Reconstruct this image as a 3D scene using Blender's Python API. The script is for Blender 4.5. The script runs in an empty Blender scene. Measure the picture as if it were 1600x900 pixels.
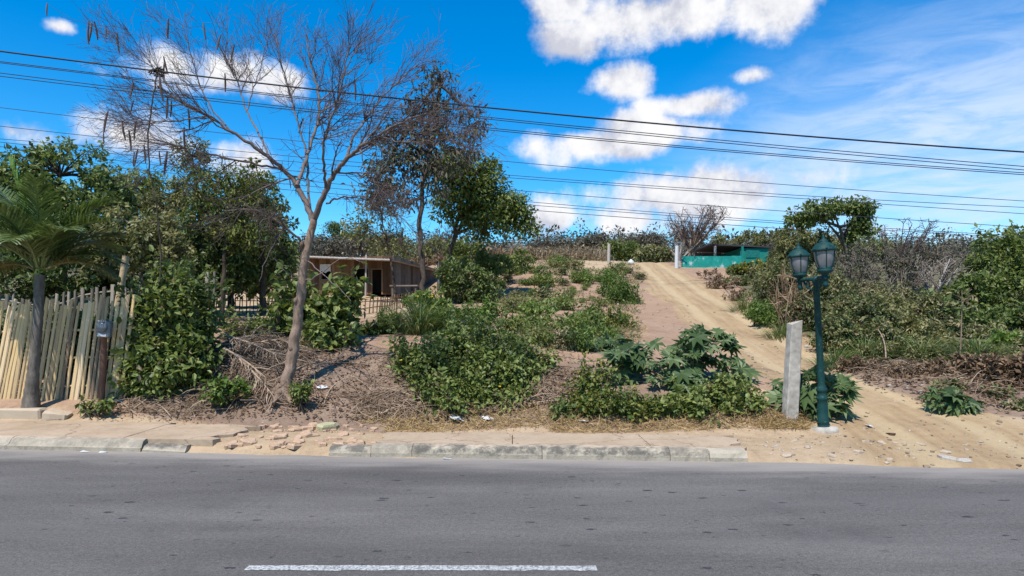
import bpy, math, random
import numpy as np
from mathutils import Vector, Matrix

R = math.radians
scene = bpy.context.scene
COL = scene.collection
# ------------------------------------------------------------------ camera model: photo pixel (1600x900) + distance -> place
F, CXP, HYP, CZ = 1042.0, 800.0, 500.0, 1.8


def at(px, py, Y):
    return np.array([(px - CXP) / F * Y, Y, CZ + (HYP - py) / F * Y])


def ux(px, Y):
    return (px - CXP) / F * Y


# ------------------------------------------------------------------ noise
def vnoise(x, y, seed=0):
    x = np.asarray(x, float); y = np.asarray(y, float)
    xi = np.floor(x).astype(np.int64); yi = np.floor(y).astype(np.int64)
    fx = x - xi; fy = y - yi
    fx = fx * fx * (3 - 2 * fx); fy = fy * fy * (3 - 2 * fy)

    def h(a, b):
        n = (a * 374761393 + b * 668265263 + seed * 1442695041) & 0x7fffffff
        n = ((n ^ (n >> 13)) * 1274126177) & 0x7fffffff
        return ((n ^ (n >> 16)) & 0xffff) / 65535.0 * 2 - 1
    return (h(xi, yi) * (1 - fx) + h(xi + 1, yi) * fx) * (1 - fy) + (h(xi, yi + 1) * (1 - fx) + h(xi + 1, yi + 1) * fx) * fy


def fbm(x, y, seed=0, o=4):
    s = 0; a = 1; t = 0
    for i in range(o):
        s = s + a * vnoise(np.asarray(x) * 2 ** i, np.asarray(y) * 2 ** i, seed + i); t += a; a *= .5
    return s / t


def sstep(a, b, v):
    t = np.clip((np.asarray(v, float) - a) / (b - a), 0, 1)
    return t * t * (3 - 2 * t)


# ------------------------------------------------------------------ terrain
def kerbY(x):
    return np.interp(x, [-60, -7.13, -1.85, 3.0, 6.18, 60], [13.2, 9.285, 8.765, 8.45, 8.05, 3.5])


CP = [  # photo x, photo y, distance
    (0, 655, 11.0), (200, 655, 11.0), (450, 652, 11.05), (700, 655, 10.9), (900, 665, 10.4), (1100, 668, 10.2), (1287, 673, 9.95), (1400, 690, 9.3), (1600, 680, 9.3),
    (-300, 640, 12.2), (0, 630, 11.7), (100, 628, 11.7), (200, 625, 11.7), (-300, 520, 17), (100, 505, 18), (250, 505, 18), (380, 485, 24), (330, 466, 30), (100, 440, 36), (-400, 440, 36),
    (550, 552, 12.8), (550, 640, 11.3), (400, 525, 13.2), (400, 640, 11.3), (300, 560, 13), (300, 640, 11.4), (480, 530, 15), (480, 490, 22),
    (570, 462, 31), (640, 462, 32), (500, 462, 31), (600, 430, 44), (300, 430, 46),
    (750, 640, 11.1), (750, 545, 13.2), (860, 610, 11.4), (860, 562, 13), (1000, 640, 10.9), (1000, 562, 13.5), (1000, 520, 17), (1180, 640, 10.6), (1180, 588, 12.4),
    (1400, 650, 11), (1300, 600, 13), (1250, 560, 15.5), (1180, 520, 19), (1120, 480, 24), (1060, 440, 33), (1020, 412, 44),
    (800, 520, 16.5), (800, 480, 23), (800, 440, 33), (800, 408, 44), (920, 460, 28), (650, 480, 23), (700, 438, 34), (700, 410, 45), (900, 407, 45),
    (1380, 595, 12.8), (1500, 620, 11.5), (1590, 640, 10.8), (1400, 540, 16), (1550, 560, 14.5), (1500, 500, 19), (1300, 500, 20), (1250, 460, 27), (1150, 425, 38), (1100, 412, 46),
    (1400, 440, 28), (1600, 470, 24), (1500, 415, 42), (1800, 600, 13), (1800, 480, 22), (1900, 420, 40), (1250, 408, 48),
    (900, 417, 58), (400, 425, 60), (-200, 430, 60), (1300, 415, 60), (1900, 420, 60),
]
_P = np.array([at(*c) for c in CP])
_n = len(_P)


def _tk(r2):
    return np.where(r2 > 1e-9, r2 * np.log(np.maximum(r2, 1e-9)), 0)


_K = _tk(((_P[:, None, :2] - _P[None, :, :2]) ** 2).sum(-1)) + np.eye(_n) * .6
_A = np.zeros((_n + 3, _n + 3)); _A[:_n, :_n] = _K; _A[:_n, _n] = 1; _A[:_n, _n + 1:] = _P[:, :2]; _A[_n:, :_n] = _A[:_n, _n:].T
_W = np.linalg.solve(_A, np.concatenate([_P[:, 2], np.zeros(3)]))


def tps(x, y):
    x = np.asarray(x, float); y = np.asarray(y, float)
    s = _W[_n] + _W[_n + 1] * x + _W[_n + 2] * y
    for i in range(_n):
        s = s + _W[i] * _tk((x - _P[i, 0]) ** 2 + (y - _P[i, 1]) ** 2)
    return s


TRACK = np.array([(ux(p, Y), Y) for p, Y in [(1008, 60), (1014, 44), (1052, 33), (1108, 24), (1160, 19), (1228, 15.5), (1310, 12.8), (1405, 11), (1490, 9.4), (1550, 8.2), (1590, 7)]])


def dist_poly(x, y, P):
    x = np.asarray(x, float); y = np.asarray(y, float)
    best = np.full(x.shape, 1e9); side = np.zeros(x.shape)
    for a, b in zip(P[:-1], P[1:]):
        d = b - a
        t = np.clip(((x - a[0]) * d[0] + (y - a[1]) * d[1]) / (d @ d), 0, 1)
        qx = x - a[0] - t * d[0]; qy = y - a[1] - t * d[1]
        r = np.hypot(qx, qy)
        s = np.sign(d[0] * qy - d[1] * qx)
        side = np.where(r < best, s, side); best = np.minimum(best, r)
    return best, best * side


def gz(x, y):
    x = np.asarray(x, float); y = np.asarray(y, float)
    d = y - kerbY(x)
    near = -.05 + sstep(-.32, .2, d + .10 * fbm(x * 1.7, y * 1.7, 3)) * .075
    near = near + np.where(x < 3.15, sstep(.05, .3, d) * .085, np.clip(d, 0, 3) * .045)
    xc = np.clip(x, -45, 45); yc = np.clip(y, -5, 60)
    t = tps(xc, yc)
    t = t + .06 * fbm(x * .9, y * .9, 5) + .022 * fbm(x * 4, y * 4, 9, 3)
    bank = sstep(2.3, 3.2, d) * (1 - sstep(4.5, 6.5, d)) * sstep(-6.0, -4.6, x) * (1 - sstep(3.0, 4.2, x))
    t = t + bank * .10 * fbm(x * 2.3, y * 2.3, 17)
    tr, sg = dist_poly(x, y, TRACK)
    t = t - .05 * np.exp(-((np.abs(sg) - .62) / .22) ** 2) * sstep(8, 11, y)
    far = np.hypot(np.maximum(np.abs(x) - 45, 0), np.maximum(y - 60, 0))
    f = sstep(0, 60, far)
    t = t * (1 - f) + (6.0 + 1.5 * fbm(x * .02, y * .02, 21)) * f
    t = t + sstep(62, 130, y) * (6.3 + 1.5 * fbm(x * .012 + 3, y * .012, 33)) * (1 - .8 * sstep(300, 700, y))
    b = sstep(1.1, 2.3, d)
    z = near * (1 - b) + t * b
    return np.where(y < .9, .08, z)


def gpt(px, Y):
    x = ux(px, Y); return np.array([x, Y, float(gz(x, Y))])


_YS = np.concatenate([np.arange(7.6, 20, .03), np.arange(20, 60, .12)])


def gpix(px, py):
    z = gz((px - CXP) / F * _YS, _YS)
    ray = CZ + (HYP - py) / F * _YS
    i = np.argmax(z >= ray)
    if not (z >= ray).any(): i = len(_YS) - 1
    return np.array([(px - CXP) / F * _YS[i], _YS[i], z[i]])


BANK = np.array([(ux(p, Y), Y) for p, Y in [(1110, 60), (1112, 44), (1122, 33), (1150, 26), (1180, 21), (1222, 18), (1265, 15.4), (1340, 13), (1452, 11.2), (1600, 10.2), (1750, 9.4), (2100, 7.5)]])


def bank_side(x, y):
    r, s = dist_poly(x, y, BANK)
    return s          # positive on the scrub side


# ------------------------------------------------------------------ mesh builder
def nrm(v):
    return v / np.maximum(np.linalg.norm(v, axis=-1, keepdims=True), 1e-9)


class MB:
    def __init__(s):
        s.v = []; s.l = []; s.c = []; s.t = []; s.m = []; s.sm = []; s.n = 0

    def add(s, v, f, tint=None, mat=0, smooth=False):
        v = np.asarray(v, float).reshape(-1, 3); f = np.asarray(f, np.int64)
        if tint is None: tint = np.full(len(v), .5)
        tint = np.broadcast_to(np.asarray(tint, float), (len(v),))
        s.v.append(v); s.t.append(tint); s.l.append((f + s.n).ravel()); s.c.append(np.full(len(f), f.shape[1]))
        s.m.append(np.full(len(f), mat)); s.sm.append(np.full(len(f), smooth)); s.n += len(v)

    def tube(s, pts, rad, sides=6, tint=None, mat=0, cap=True):
        P = np.asarray(pts, float); n = len(P)
        r = np.broadcast_to(np.asarray(rad, float), (n,))
        T = nrm(np.gradient(P, axis=0))
        ref = np.array([1., 0, 0]) if abs(T[:, 0]).mean() < .8 else np.array([0, 1., 0])
        U = nrm(np.cross(T, ref)); V = np.cross(T, U)
        a = np.arange(sides) / sides * 2 * np.pi
        v = P[:, None] + r[:, None, None] * (np.cos(a)[None, :, None] * U[:, None] + np.sin(a)[None, :, None] * V[:, None])
        i = np.arange(n - 1)[:, None] * sides; j = np.arange(sides)[None]; k = (j + 1) % sides
        f = np.stack([i + j, i + k, i + sides + k, i + sides + j], -1).reshape(-1, 4)
        if tint is None: tint = random.random()
        s.add(v, f, tint, mat, True)
        if cap and sides > 3:
            for c in (0, n - 1):
                vv = v[c] if c else v[c][::-1]
                s.add(vv, [list(range(sides))], tint, mat)

    def box(s, c, size, rot=None, tint=None, mat=0, jit=0, rng=None, bev=0):
        h = np.asarray(size, float) / 2
        if bev:
            b = min(bev, h.min() * .9)
            pts = []
            for sx in (-1, 1):
                for sy in (-1, 1):
                    for sz in (-1, 1):
                        q = h * (sx, sy, sz)
                        for ax in range(3):
                            p = q.copy()
                            for o in range(3):
                                if o != ax: p[o] -= b * (sx, sy, sz)[o]
                            pts.append(p)
            V = np.array(pts); import itertools
            faces4 = []; faces3 = []
            idx = lambda sx, sy, sz, ax: ((sx > 0) * 4 + (sy > 0) * 2 + (sz > 0)) * 3 + ax
            S = [-1, 1]
            for a0 in S:
                faces4.append([idx(a0, -1, -1, 0), idx(a0, 1, -1, 0), idx(a0, 1, 1, 0), idx(a0, -1, 1, 0)][::a0])
                faces4.append([idx(-1, a0, -1, 1), idx(-1, a0, 1, 1), idx(1, a0, 1, 1), idx(1, a0, -1, 1)][::a0])
                faces4.append([idx(-1, -1, a0, 2), idx(1, -1, a0, 2), idx(1, 1, a0, 2), idx(-1, 1, a0, 2)][::a0])
            for a0 in S:
                for b0 in S:
                    faces4.append([idx(a0, b0, -1, 0), idx(a0, b0, 1, 0), idx(a0, b0, 1, 1), idx(a0, b0, -1, 1)][::-a0 * b0])
                    faces4.append([idx(a0, -1, b0, 0), idx(a0, 1, b0, 0), idx(a0, 1, b0, 2), idx(a0, -1, b0, 2)][::a0 * b0])
                    faces4.append([idx(-1, a0, b0, 1), idx(1, a0, b0, 1), idx(1, a0, b0, 2), idx(-1, a0, b0, 2)][::-a0 * b0])
            for t in itertools.product(S, S, S):
                faces3.append([idx(*t, 0), idx(*t, 1), idx(*t, 2)][::int(np.prod(t))])
        else:
            V = np.array([[x, y, z] for x in (-1, 1) for y in (-1, 1) for z in (-1, 1)]) * h
            faces4 = [[0, 1, 3, 2], [4, 6, 7, 5], [0, 4, 5, 1], [2, 3, 7, 6], [0, 2, 6, 4], [1, 5, 7, 3]]; faces3 = []
        if jit: V = V + (rng or np.random.default_rng(1)).normal(0, jit, V.shape)
        if rot is not None: V = V @ np.array(rot).T
        V = V + np.asarray(c)
        n0 = s.n
        s.add(V, faces4, tint, mat)
        if faces3:
            s.l.append((np.array(faces3) + n0).ravel()); s.c.append(np.full(len(faces3), 3)); s.m.append(np.full(len(faces3), mat)); s.sm.append(np.full(len(faces3), False))

    def lathe(s, prof, seg=24, mat=0, tint=.5, c=(0, 0, 0)):
        P = np.array(prof, float); n = len(P); a = np.arange(seg) / seg * 2 * np.pi
        v = np.stack([P[:, 0, None] * np.cos(a), P[:, 0, None] * np.sin(a), np.repeat(P[:, 1, None], seg, 1)], -1) + np.asarray(c)
        i = np.arange(n - 1)[:, None] * seg; j = np.arange(seg)[None]; k = (j + 1) % seg
        s.add(v, np.stack([i + j, i + k, i + seg + k, i + seg + j], -1).reshape(-1, 4), tint, mat, True)

    def leaves(s, tpl, pos, d, n, L, W, tint, mat=0):
        tv, tf = tpl
        d = nrm(d); sd = nrm(np.cross(n, d)); n = np.cross(d, sd)
        L = np.broadcast_to(L, (len(pos),)); W = np.broadcast_to(W, (len(pos),))
        v = pos[:, None] + tv[None, :, 0, None] * (L[:, None] * d)[:, None] + tv[None, :, 1, None] * (W[:, None] * sd)[:, None] + tv[None, :, 2, None] * (L[:, None] * n)[:, None]
        f = (np.arange(len(pos))[:, None, None] * len(tv) + tf[None]).reshape(-1, tf.shape[1])
        s.add(v, f, np.repeat(np.broadcast_to(tint, (len(pos),)), len(tv)), mat)

    def mesh(s, name, mats, origin=(0, 0, 0)):
        me = bpy.data.meshes.new(name)
        v = np.concatenate(s.v) - np.asarray(origin); l = np.concatenate(s.l); c = np.concatenate(s.c)
        me.vertices.add(len(v)); me.vertices.foreach_set('co', v.astype(np.float32).ravel())
        me.loops.add(len(l)); me.loops.foreach_set('vertex_index', l.astype(np.int32))
        me.polygons.add(len(c)); st = np.concatenate([[0], np.cumsum(c)[:-1]])
        me.polygons.foreach_set('loop_start', st.astype(np.int32)); me.polygons.foreach_set('loop_total', c.astype(np.int32))
        me.polygons.foreach_set('material_index', np.concatenate(s.m).astype(np.int32))
        me.polygons.foreach_set('use_smooth', np.concatenate(s.sm))
        at_ = me.attributes.new('tint', 'FLOAT', 'POINT'); at_.data.foreach_set('value', np.concatenate(s.t).astype(np.float32))
        for m in (mats if isinstance(mats, (list, tuple)) else [mats]): me.materials.append(m)
        me.update(calc_edges=True); me.validate()
        return me

    def build(s, name, mats, parent=None, loc=(0, 0, 0), origin=None):
        o = bpy.data.objects.new(name, s.mesh(name, mats, loc if origin is None else origin)); COL.objects.link(o)
        if parent is not None: o.parent = parent
        else: o.location = loc
        return o


def tag(o, label, cat, group=None, kind=None):
    o['label'] = label; o['category'] = cat
    if group: o['group'] = group
    if kind: o['kind'] = kind
    return o


def thing(name, label, cat, loc, group=None):
    o = bpy.data.objects.new(name, None); COL.objects.link(o); o.location = loc; o.empty_display_size = .1
    return tag(o, label, cat, group)


def struct(o, kind='structure'):
    o['kind'] = kind; return o


def dup(root, loc, rz=0, sc=1, label=None):
    c = root.copy(); COL.objects.link(c); c.location = loc; c.rotation_euler = (root.rotation_euler[0], root.rotation_euler[1], rz); c.scale = (sc, sc, sc) if np.isscalar(sc) else sc
    if label: c['label'] = label
    for ch in list(root.children):
        d = ch.copy(); COL.objects.link(d); d.parent = c
    return c


# ------------------------------------------------------------------ materials
def newmat(name):
    m = bpy.data.materials.new(name); m.use_nodes = True; nt = m.node_tree; nt.nodes.clear()
    out = nt.nodes.new('ShaderNodeOutputMaterial')
    return m, nt, out


def N(nt, t, **kw):
    n = nt.nodes.new(t)
    for k, v in kw.items(): setattr(n, k, v)
    return n


def ramp(nt, fac, stops, interp='LINEAR'):
    r = N(nt, 'ShaderNodeValToRGB'); r.color_ramp.interpolation = interp
    while len(r.color_ramp.elements) < len(stops): r.color_ramp.elements.new(.5)
    for e, (p, c) in zip(r.color_ramp.elements, stops):
        e.position = p; e.color = (*c, 1) if len(c) == 3 else c
    nt.links.new(fac, r.inputs[0]); return r.outputs[0]


def noise(nt, vec, scale, detail=4, rough=.55, out=0, dist=0):
    n = N(nt, 'ShaderNodeTexNoise'); n.inputs['Scale'].default_value = scale; n.inputs['Detail'].default_value = detail; n.inputs['Roughness'].default_value = rough; n.inputs['Distortion'].default_value = dist
    if vec is not None: nt.links.new(vec, n.inputs['Vector'])
    return n.outputs[out]


def math_(nt, op, a, b=None, c=None, clamp=False):
    n = N(nt, 'ShaderNodeMath', operation=op); n.use_clamp = clamp
    for i, x in enumerate((a, b, c)):
        if x is None: continue
        if isinstance(x, (int, float)): n.inputs[i].default_value = x
        else: nt.links.new(x, n.inputs[i])
    return n.outputs[0]


def mrange(nt, v, a, b, c=0, d=1, smooth=True):
    n = N(nt, 'ShaderNodeMapRange'); n.interpolation_type = 'SMOOTHSTEP' if smooth else 'LINEAR'
    nt.links.new(v, n.inputs[0])
    for i, x in enumerate((a, b, c, d)): n.inputs[i + 1].default_value = x
    return n.outputs[0]


def mixc(nt, fac, a, b, mode='MIX'):
    n = N(nt, 'ShaderNodeMix', data_type='RGBA', blend_type=mode); n.clamp_factor = True
    for s, x in ((n.inputs[0], fac), (n.inputs[6], a), (n.inputs[7], b)):
        if isinstance(x, (int, float)): s.default_value = x
        elif isinstance(x, tuple): s.default_value = (*x, 1)
        else: nt.links.new(x, s)
    return n.outputs[2]


def attr(nt, name):
    return N(nt, 'ShaderNodeAttribute', attribute_name=name).outputs['Fac']


def pos(nt):
    return N(nt, 'ShaderNodeNewGeometry').outputs['Position']


def obj(nt):
    return N(nt, 'ShaderNodeTexCoord').outputs['Object']


def bsdf(nt, out, color, rough=.8, spec=.3, metal=0, bump=None, bstr=.3, bdist=.02):
    b = N(nt, 'ShaderNodeBsdfPrincipled')
    if isinstance(color, tuple): b.inputs['Base Color'].default_value = (*color, 1)
    else: nt.links.new(color, b.inputs['Base Color'])
    if isinstance(rough, (int, float)): b.inputs['Roughness'].default_value = rough
    else: nt.links.new(rough, b.inputs['Roughness'])
    b.inputs['Specular IOR Level'].default_value = spec; b.inputs['Metallic'].default_value = metal
    if bump is not None:
        bn = N(nt, 'ShaderNodeBump'); bn.inputs['Strength'].default_value = bstr; bn.inputs['Distance'].default_value = bdist
        nt.links.new(bump, bn.inputs['Height']); nt.links.new(bn.outputs[0], b.inputs['Normal'])
    nt.links.new(b.outputs[0], out.inputs[0]); return b


def leafmat(name, cols, trans=.27, rough=.5, spec=.35):
    m, nt, out = newmat(name)
    t = attr(nt, 'tint')
    c = ramp(nt, t, [(i / (len(cols) - 1), k) for i, k in enumerate(cols)])
    b = bsdf(nt, out, c, rough, spec)
    if trans:
        tr = N(nt, 'ShaderNodeBsdfTranslucent')
        hs = N(nt, 'ShaderNodeHueSaturation'); hs.inputs['Value'].default_value = 1.5; hs.inputs['Saturation'].default_value = 1.1
        nt.links.new(c, hs.inputs['Color']); nt.links.new(hs.outputs[0], tr.inputs[0])
        mx = N(nt, 'ShaderNodeMixShader'); mx.inputs[0].default_value = trans
        nt.links.new(b.outputs[0], mx.inputs[1]); nt.links.new(tr.outputs[0], mx.inputs[2]); nt.links.new(mx.outputs[0], out.inputs[0])
    return m


def barkmat(name, c1, c2, scale=12):
    m, nt, out = newmat(name)
    p = obj(nt); mp = N(nt, 'ShaderNodeMapping'); mp.inputs['Scale'].default_value = (1, 1, .35); nt.links.new(p, mp.inputs[0])
    n = noise(nt, mp.outputs[0], scale, 6, .65)
    f = math_(nt, 'ADD', math_(nt, 'MULTIPLY', n, .75), math_(nt, 'MULTIPLY', attr(nt, 'tint'), .3))
    bsdf(nt, out, ramp(nt, f, [(.38, c1), (.68, c2)]), .9, .15, bump=n, bstr=.9, bdist=.03)
    return m


def plain(name, c, rough=.6, spec=.4, var=.25, scale=8, metal=0):
    m, nt, out = newmat(name)
    n = noise(nt, obj(nt), scale, 5, .6)
    a = tuple(x * (1 - var) for x in c); b = tuple(min(1, x * (1 + var)) for x in c)
    bsdf(nt, out, ramp(nt, n, [(.3, a), (.7, b)]), rough, spec, metal, bump=n, bstr=.12)
    return m


# leaves (dark, mid, light)
M = {}
M['leaf_mid'] = leafmat('leaf_mid', [(.058, .082, .018), (.135, .172, .036), (.225, .25, .072)])
M['leaf_dark'] = leafmat('leaf_dark', [(.045, .064, .017), (.100, .138, .032), (.18, .215, .066)])
M['leaf_olive'] = leafmat('leaf_olive', [(.070, .076, .024), (.155, .158, .050), (.27, .24, .10)])
M['leaf_bright'] = leafmat('leaf_bright', [(.06, .105, .018), (.12, .185, .035), (.21, .26, .065)])
M['leaf_castor'] = leafmat('leaf_castor', [(.034, .062, .020), (.085, .132, .044), (.165, .215, .095)], .25, .5, .3)
M['leaf_dry'] = leafmat('leaf_dry', [(.09, .055, .032), (.19, .125, .075), (.32, .23, .145)], .15, .8, .1)
M['leaf_brown'] = leafmat('leaf_brown', [(.050, .045, .032), (.10, .085, .064), (.15, .125, .098), (.095, .12, .045)], .15, .7, .2)
M['leaf_mix'] = leafmat('leaf_mix', [(.044, .062, .018), (.115, .14, .042), (.21, .20, .078), (.30, .23, .13)], .22)
M['leaf_yellow'] = leafmat('leaf_yellow', [(.06, .10, .02), (.13, .15, .03), (.25, .21, .04)])
M['grass'] = leafmat('grass', [(.055, .10, .022), (.11, .155, .038), (.22, .22, .085)], .25)
M['palm'] = leafmat('palm', [(.042, .068, .018), (.105, .150, .040), (.21, .24, .085)], .2, .38, .5)
M['palm_old'] = leafmat('palm_old', [(.09, .10, .03), (.17, .16, .055), (.26, .20, .10)], .2, .6, .2)
M['palm_new'] = leafmat('palm_new', [(.09, .17, .03), (.14, .24, .04), (.2, .3, .06)], .3, .4, .4)
M['twig_dry'] = leafmat('twig_dry', [(.10, .066, .044), (.24, .165, .112), (.41, .31, .22)], 0, .9, .1)
M['twig_grey'] = leafmat('twig_grey', [(.10, .078, .062), (.19, .152, .118), (.33, .275, .22)], 0, .9, .1)
M['flower'] = leafmat('flower', [(.7, .42, .01), (.8, .55, .02), (.85, .65, .05)], .2)
M['leaf_far'] = leafmat('leaf_far', [(.055, .048, .036), (.11, .092, .070), (.085, .09, .048), (.17, .14, .11)], .1)
M['maize'] = leafmat('maize', [(.13, .095, .06), (.23, .17, .105), (.34, .27, .17)], .1, .8, .15)
M['straw'] = leafmat('straw', [(.25, .16, .07), (.38, .26, .115), (.52, .38, .19)], .1, .8, .15)
M['bark'] = barkmat('bark', (.13, .085, .060), (.33, .235, .175))
M['bark_limb'] = barkmat('bark_limb', (.085, .060, .052), (.215, .165, .14))
M['bark_dark'] = barkmat('bark_dark', (.035, .026, .02), (.11, .085, .065))
M['bark_pale'] = barkmat('bark_pale', (.22, .19, .165), (.42, .37, .32))
M['twig'] = leafmat('twig', [(.060, .043, .043), (.105, .077, .072), (.18, .14, .125)], 0, .85, .15)
M['pod'] = leafmat('pod', [(.06, .034, .026), (.10, .055, .038), (.14, .075, .05)], 0, .6, .3)
M['palm_trunk'] = barkmat('palm_trunk', (.07, .058, .048), (.21, .18, .15), 9)

# ------------------------------------------------------------------ leaf shapes
T_DIA = (np.array([(0, 0, 0), (.45, -.5, .07), (1, 0, -.06), (.45, .5, .07)]), np.array([(0, 1, 2), (0, 2, 3)]))
T_OVAL = (np.array([(0, 0, 0), (.28, -.46, .07), (.28, .46, .07), (.7, -.40, .03), (.7, .40, .03), (1, 0, -.14), (.28, 0, 0), (.7, 0, -.035)]),
          np.array([(0, 1, 6), (0, 6, 2), (1, 3, 7), (1, 7, 6), (6, 7, 4), (6, 4, 2), (3, 5, 7), (7, 5, 4)]))
T_STRIP = (np.array([(0, -.3, 0), (0, .3, 0), (.4, -.5, .03), (.4, .5, .03), (.75, -.35, -.03), (.75, .35, -.03), (1, 0, -.16)]),
           np.array([(0, 2, 3), (0, 3, 1), (2, 4, 5), (2, 5, 3), (4, 6, 5)]))


def _castor():
    v = [(0, 0, 0)]; f = []; nl = 8
    for i in range(nl * 2 + 1):
        a = -math.pi * .86 + i * (math.pi * 1.72) / (nl * 2)
        r = (.66 + .34 * math.cos(a * .5)) if i % 2 else .46
        v.append((r * math.cos(a), r * math.sin(a), (-.20 * r * r) if i % 2 else .03))
    for i in range(1, nl * 2 + 1): f.append((0, i, i + 1))
    return np.array(v), np.array(f)


T_CASTOR = _castor()
TPL = {'dia': T_DIA, 'oval': T_OVAL, 'strip': T_STRIP, 'castor': T_CASTOR}


def rdir(rng, n):
    return nrm(rng.normal(size=(n, 3)))


def leaf_cloud(mb, rng, cen, rad, n_leaf, tpl, L, W, up=.7, droop=.2, tv=.22, mat=0, flat=.8, base_t=.45):
    """leaf clumps: cen (K,3), rad (K,)"""
    K = len(cen); idx = np.repeat(np.arange(K), n_leaf); n = len(idx)
    o = rdir(rng, n) * (rng.random((n, 1)) ** .45); o[:, 2] *= flat
    p = cen[idx] + o * rad[idx][:, None]
    d = nrm(o) * .7 + rdir(rng, n) * .8 + np.array([0, 0, -droop])
    nn = np.array([0, 0, up]) + nrm(o) * .45 + rdir(rng, n) * .55
    ct = rng.normal(0, tv * 1.0, K)
    t = np.clip(base_t + ct[idx] + rng.normal(0, tv, n), 0, 1)
    s = rng.uniform(.45, 1.4, n)
    mb.leaves(TPL[tpl], p, d, nn, L * s, W * s * rng.uniform(.8, 1.2, n), t, mat)


def blob_points(rng, blobs, n, surf=.55):
    """points in pixel ellipses at a distance; depth radius like the width"""
    w = np.array([b[2] * b[3] for b in blobs], float); w /= w.sum()
    out = []
    for b, k in zip(blobs, rng.multinomial(n, w)):
        px, py, rx, ry, Y = b[:5]; dr = b[5] if len(b) > 5 else .75
        o = rdir(rng, k) * (surf + (1 - surf) * rng.random((k, 1))) if k else np.zeros((0, 3))
        c = at(px, py, Y); s = Y / F
        out.append(c + o * np.array([rx * s, max(rx, ry) * s * dr, ry * s]))
    return np.concatenate(out)


def curve(a, b, n=6, bow=None):
    t = np.linspace(0, 1, n)[:, None]
    m = (a + b) / 2 + (np.zeros(3) if bow is None else bow)
    return (1 - t) ** 2 * a + 2 * t * (1 - t) * m + t * t * b


_seed = [100]


def bush(name, label, cat, blobs, base, leaf='oval', L=.1, W=.055, clumps=60, nl=40, mat='leaf_mid', stem='bark_dark', group=None, crad=None, stems=10, flowers=0, tv=.22, base_t=.45, surf=.45, up=.7, droop=.2, twigs=16, sr=.012, bare=None, shoots=None):
    _seed[0] += 1; rng = np.random.default_rng(_seed[0])
    b = gpt(*base) if len(base) == 2 else np.asarray(base)
    b = b - np.array([0, 0, .04])
    root = thing(name, label, cat, b, group)
    c = blob_points(rng, blobs, clumps, surf)
    g = gz(c[:, 0], c[:, 1]); c[:, 2] = np.maximum(c[:, 2], g + .06)
    Ym = np.mean([q[4] for q in blobs])
    r0 = crad or .28 * np.mean([min(q[2], q[3]) for q in blobs]) * Ym / F
    rad = r0 * rng.uniform(.55, 1.4, len(c)); shoot_ends = []
    if nl:
        mb = MB(); leaf_cloud(mb, rng, c, rad, nl, leaf, L, W, up=up, droop=droop, tv=tv, base_t=base_t)
        leaf_cloud(mb, rng, c, rad, max(1, nl // 22), leaf, L * .9, W * .8, up=.3, droop=.6, tv=tv, mat=1)
        ns = max(3, len(c) // 7) if shoots is None else shoots
        top = c[np.argsort(-(c[:, 2] - g) + rng.normal(0, r0 * 1.5, len(c)))[:ns * 2]]
        sc_ = []
        for p in top[rng.permutation(len(top))[:ns]]:
            dr = nrm(np.array([0, 0, 1.]) + rng.normal(0, .42, 3)); ln = r0 * rng.uniform(1.2, 2.8)
            for q in (.55, .75, .9, 1.0): sc_.append(p + dr * ln * q)
            shoot_ends.append((p, p + dr * ln))
        leaf_cloud(mb, rng, np.array(sc_), np.full(len(sc_), r0 * .28), max(2, nl // 7), leaf, L, W, up=up, droop=droop, tv=tv, base_t=base_t + .08)
        mb.build('foliage', [M[mat], M['leaf_dry']], root, loc=b)
    st = MB()
    for p, e in shoot_ends: st.tube(curve(p - (e - p) * .25, e, 4), np.linspace(sr * .5, sr * .2, 4), 3, rng.random())
    sel = rng.choice(len(c), min(len(c), max(stems, 1)), replace=False)
    for i in sel:
        a = b + np.array([rng.normal(0, .06), rng.normal(0, .06), 0])
        e = c[i]; ln = np.linalg.norm(e - a)
        st.tube(curve(a, e, 6, np.array([rng.normal(0, .1) * ln, rng.normal(0, .1) * ln, .14 * ln])), np.linspace(sr * (1 + ln * .35), sr * .3, 6), 4, rng.random())
    for _ in range(twigs):
        a = c[rng.integers(len(c))]; e = a + rdir(rng, 1)[0] * r0 * rng.uniform(1.0, 2.6) + np.array([0, 0, r0 * .5])
        st.tube(curve(a, e, 4, rdir(rng, 1)[0] * r0 * .4), np.linspace(sr * .55, sr * .2, 4), 3, rng.random())
    st.build('stems', M[stem], root, loc=b)
    if flowers:
        fl = MB(); p = c[rng.integers(len(c), size=flowers)] + rdir(rng, flowers) * r0 + np.array([0, -r0 * .3, r0 * .6])
        for k in range(5):
            a = k * 2 * np.pi / 5
            dd = np.tile([math.cos(a), math.sin(a) * .7 - .3, .45], (flowers, 1)) + rng.normal(0, .15, (flowers, 3))
            fl.leaves(T_DIA, p, dd, np.tile([0, -.5, 1.], (flowers, 1)), L * .45, L * .3, rng.random(flowers))
        fl.build('flowers', M['flower'], root, loc=b)
    return root


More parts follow.
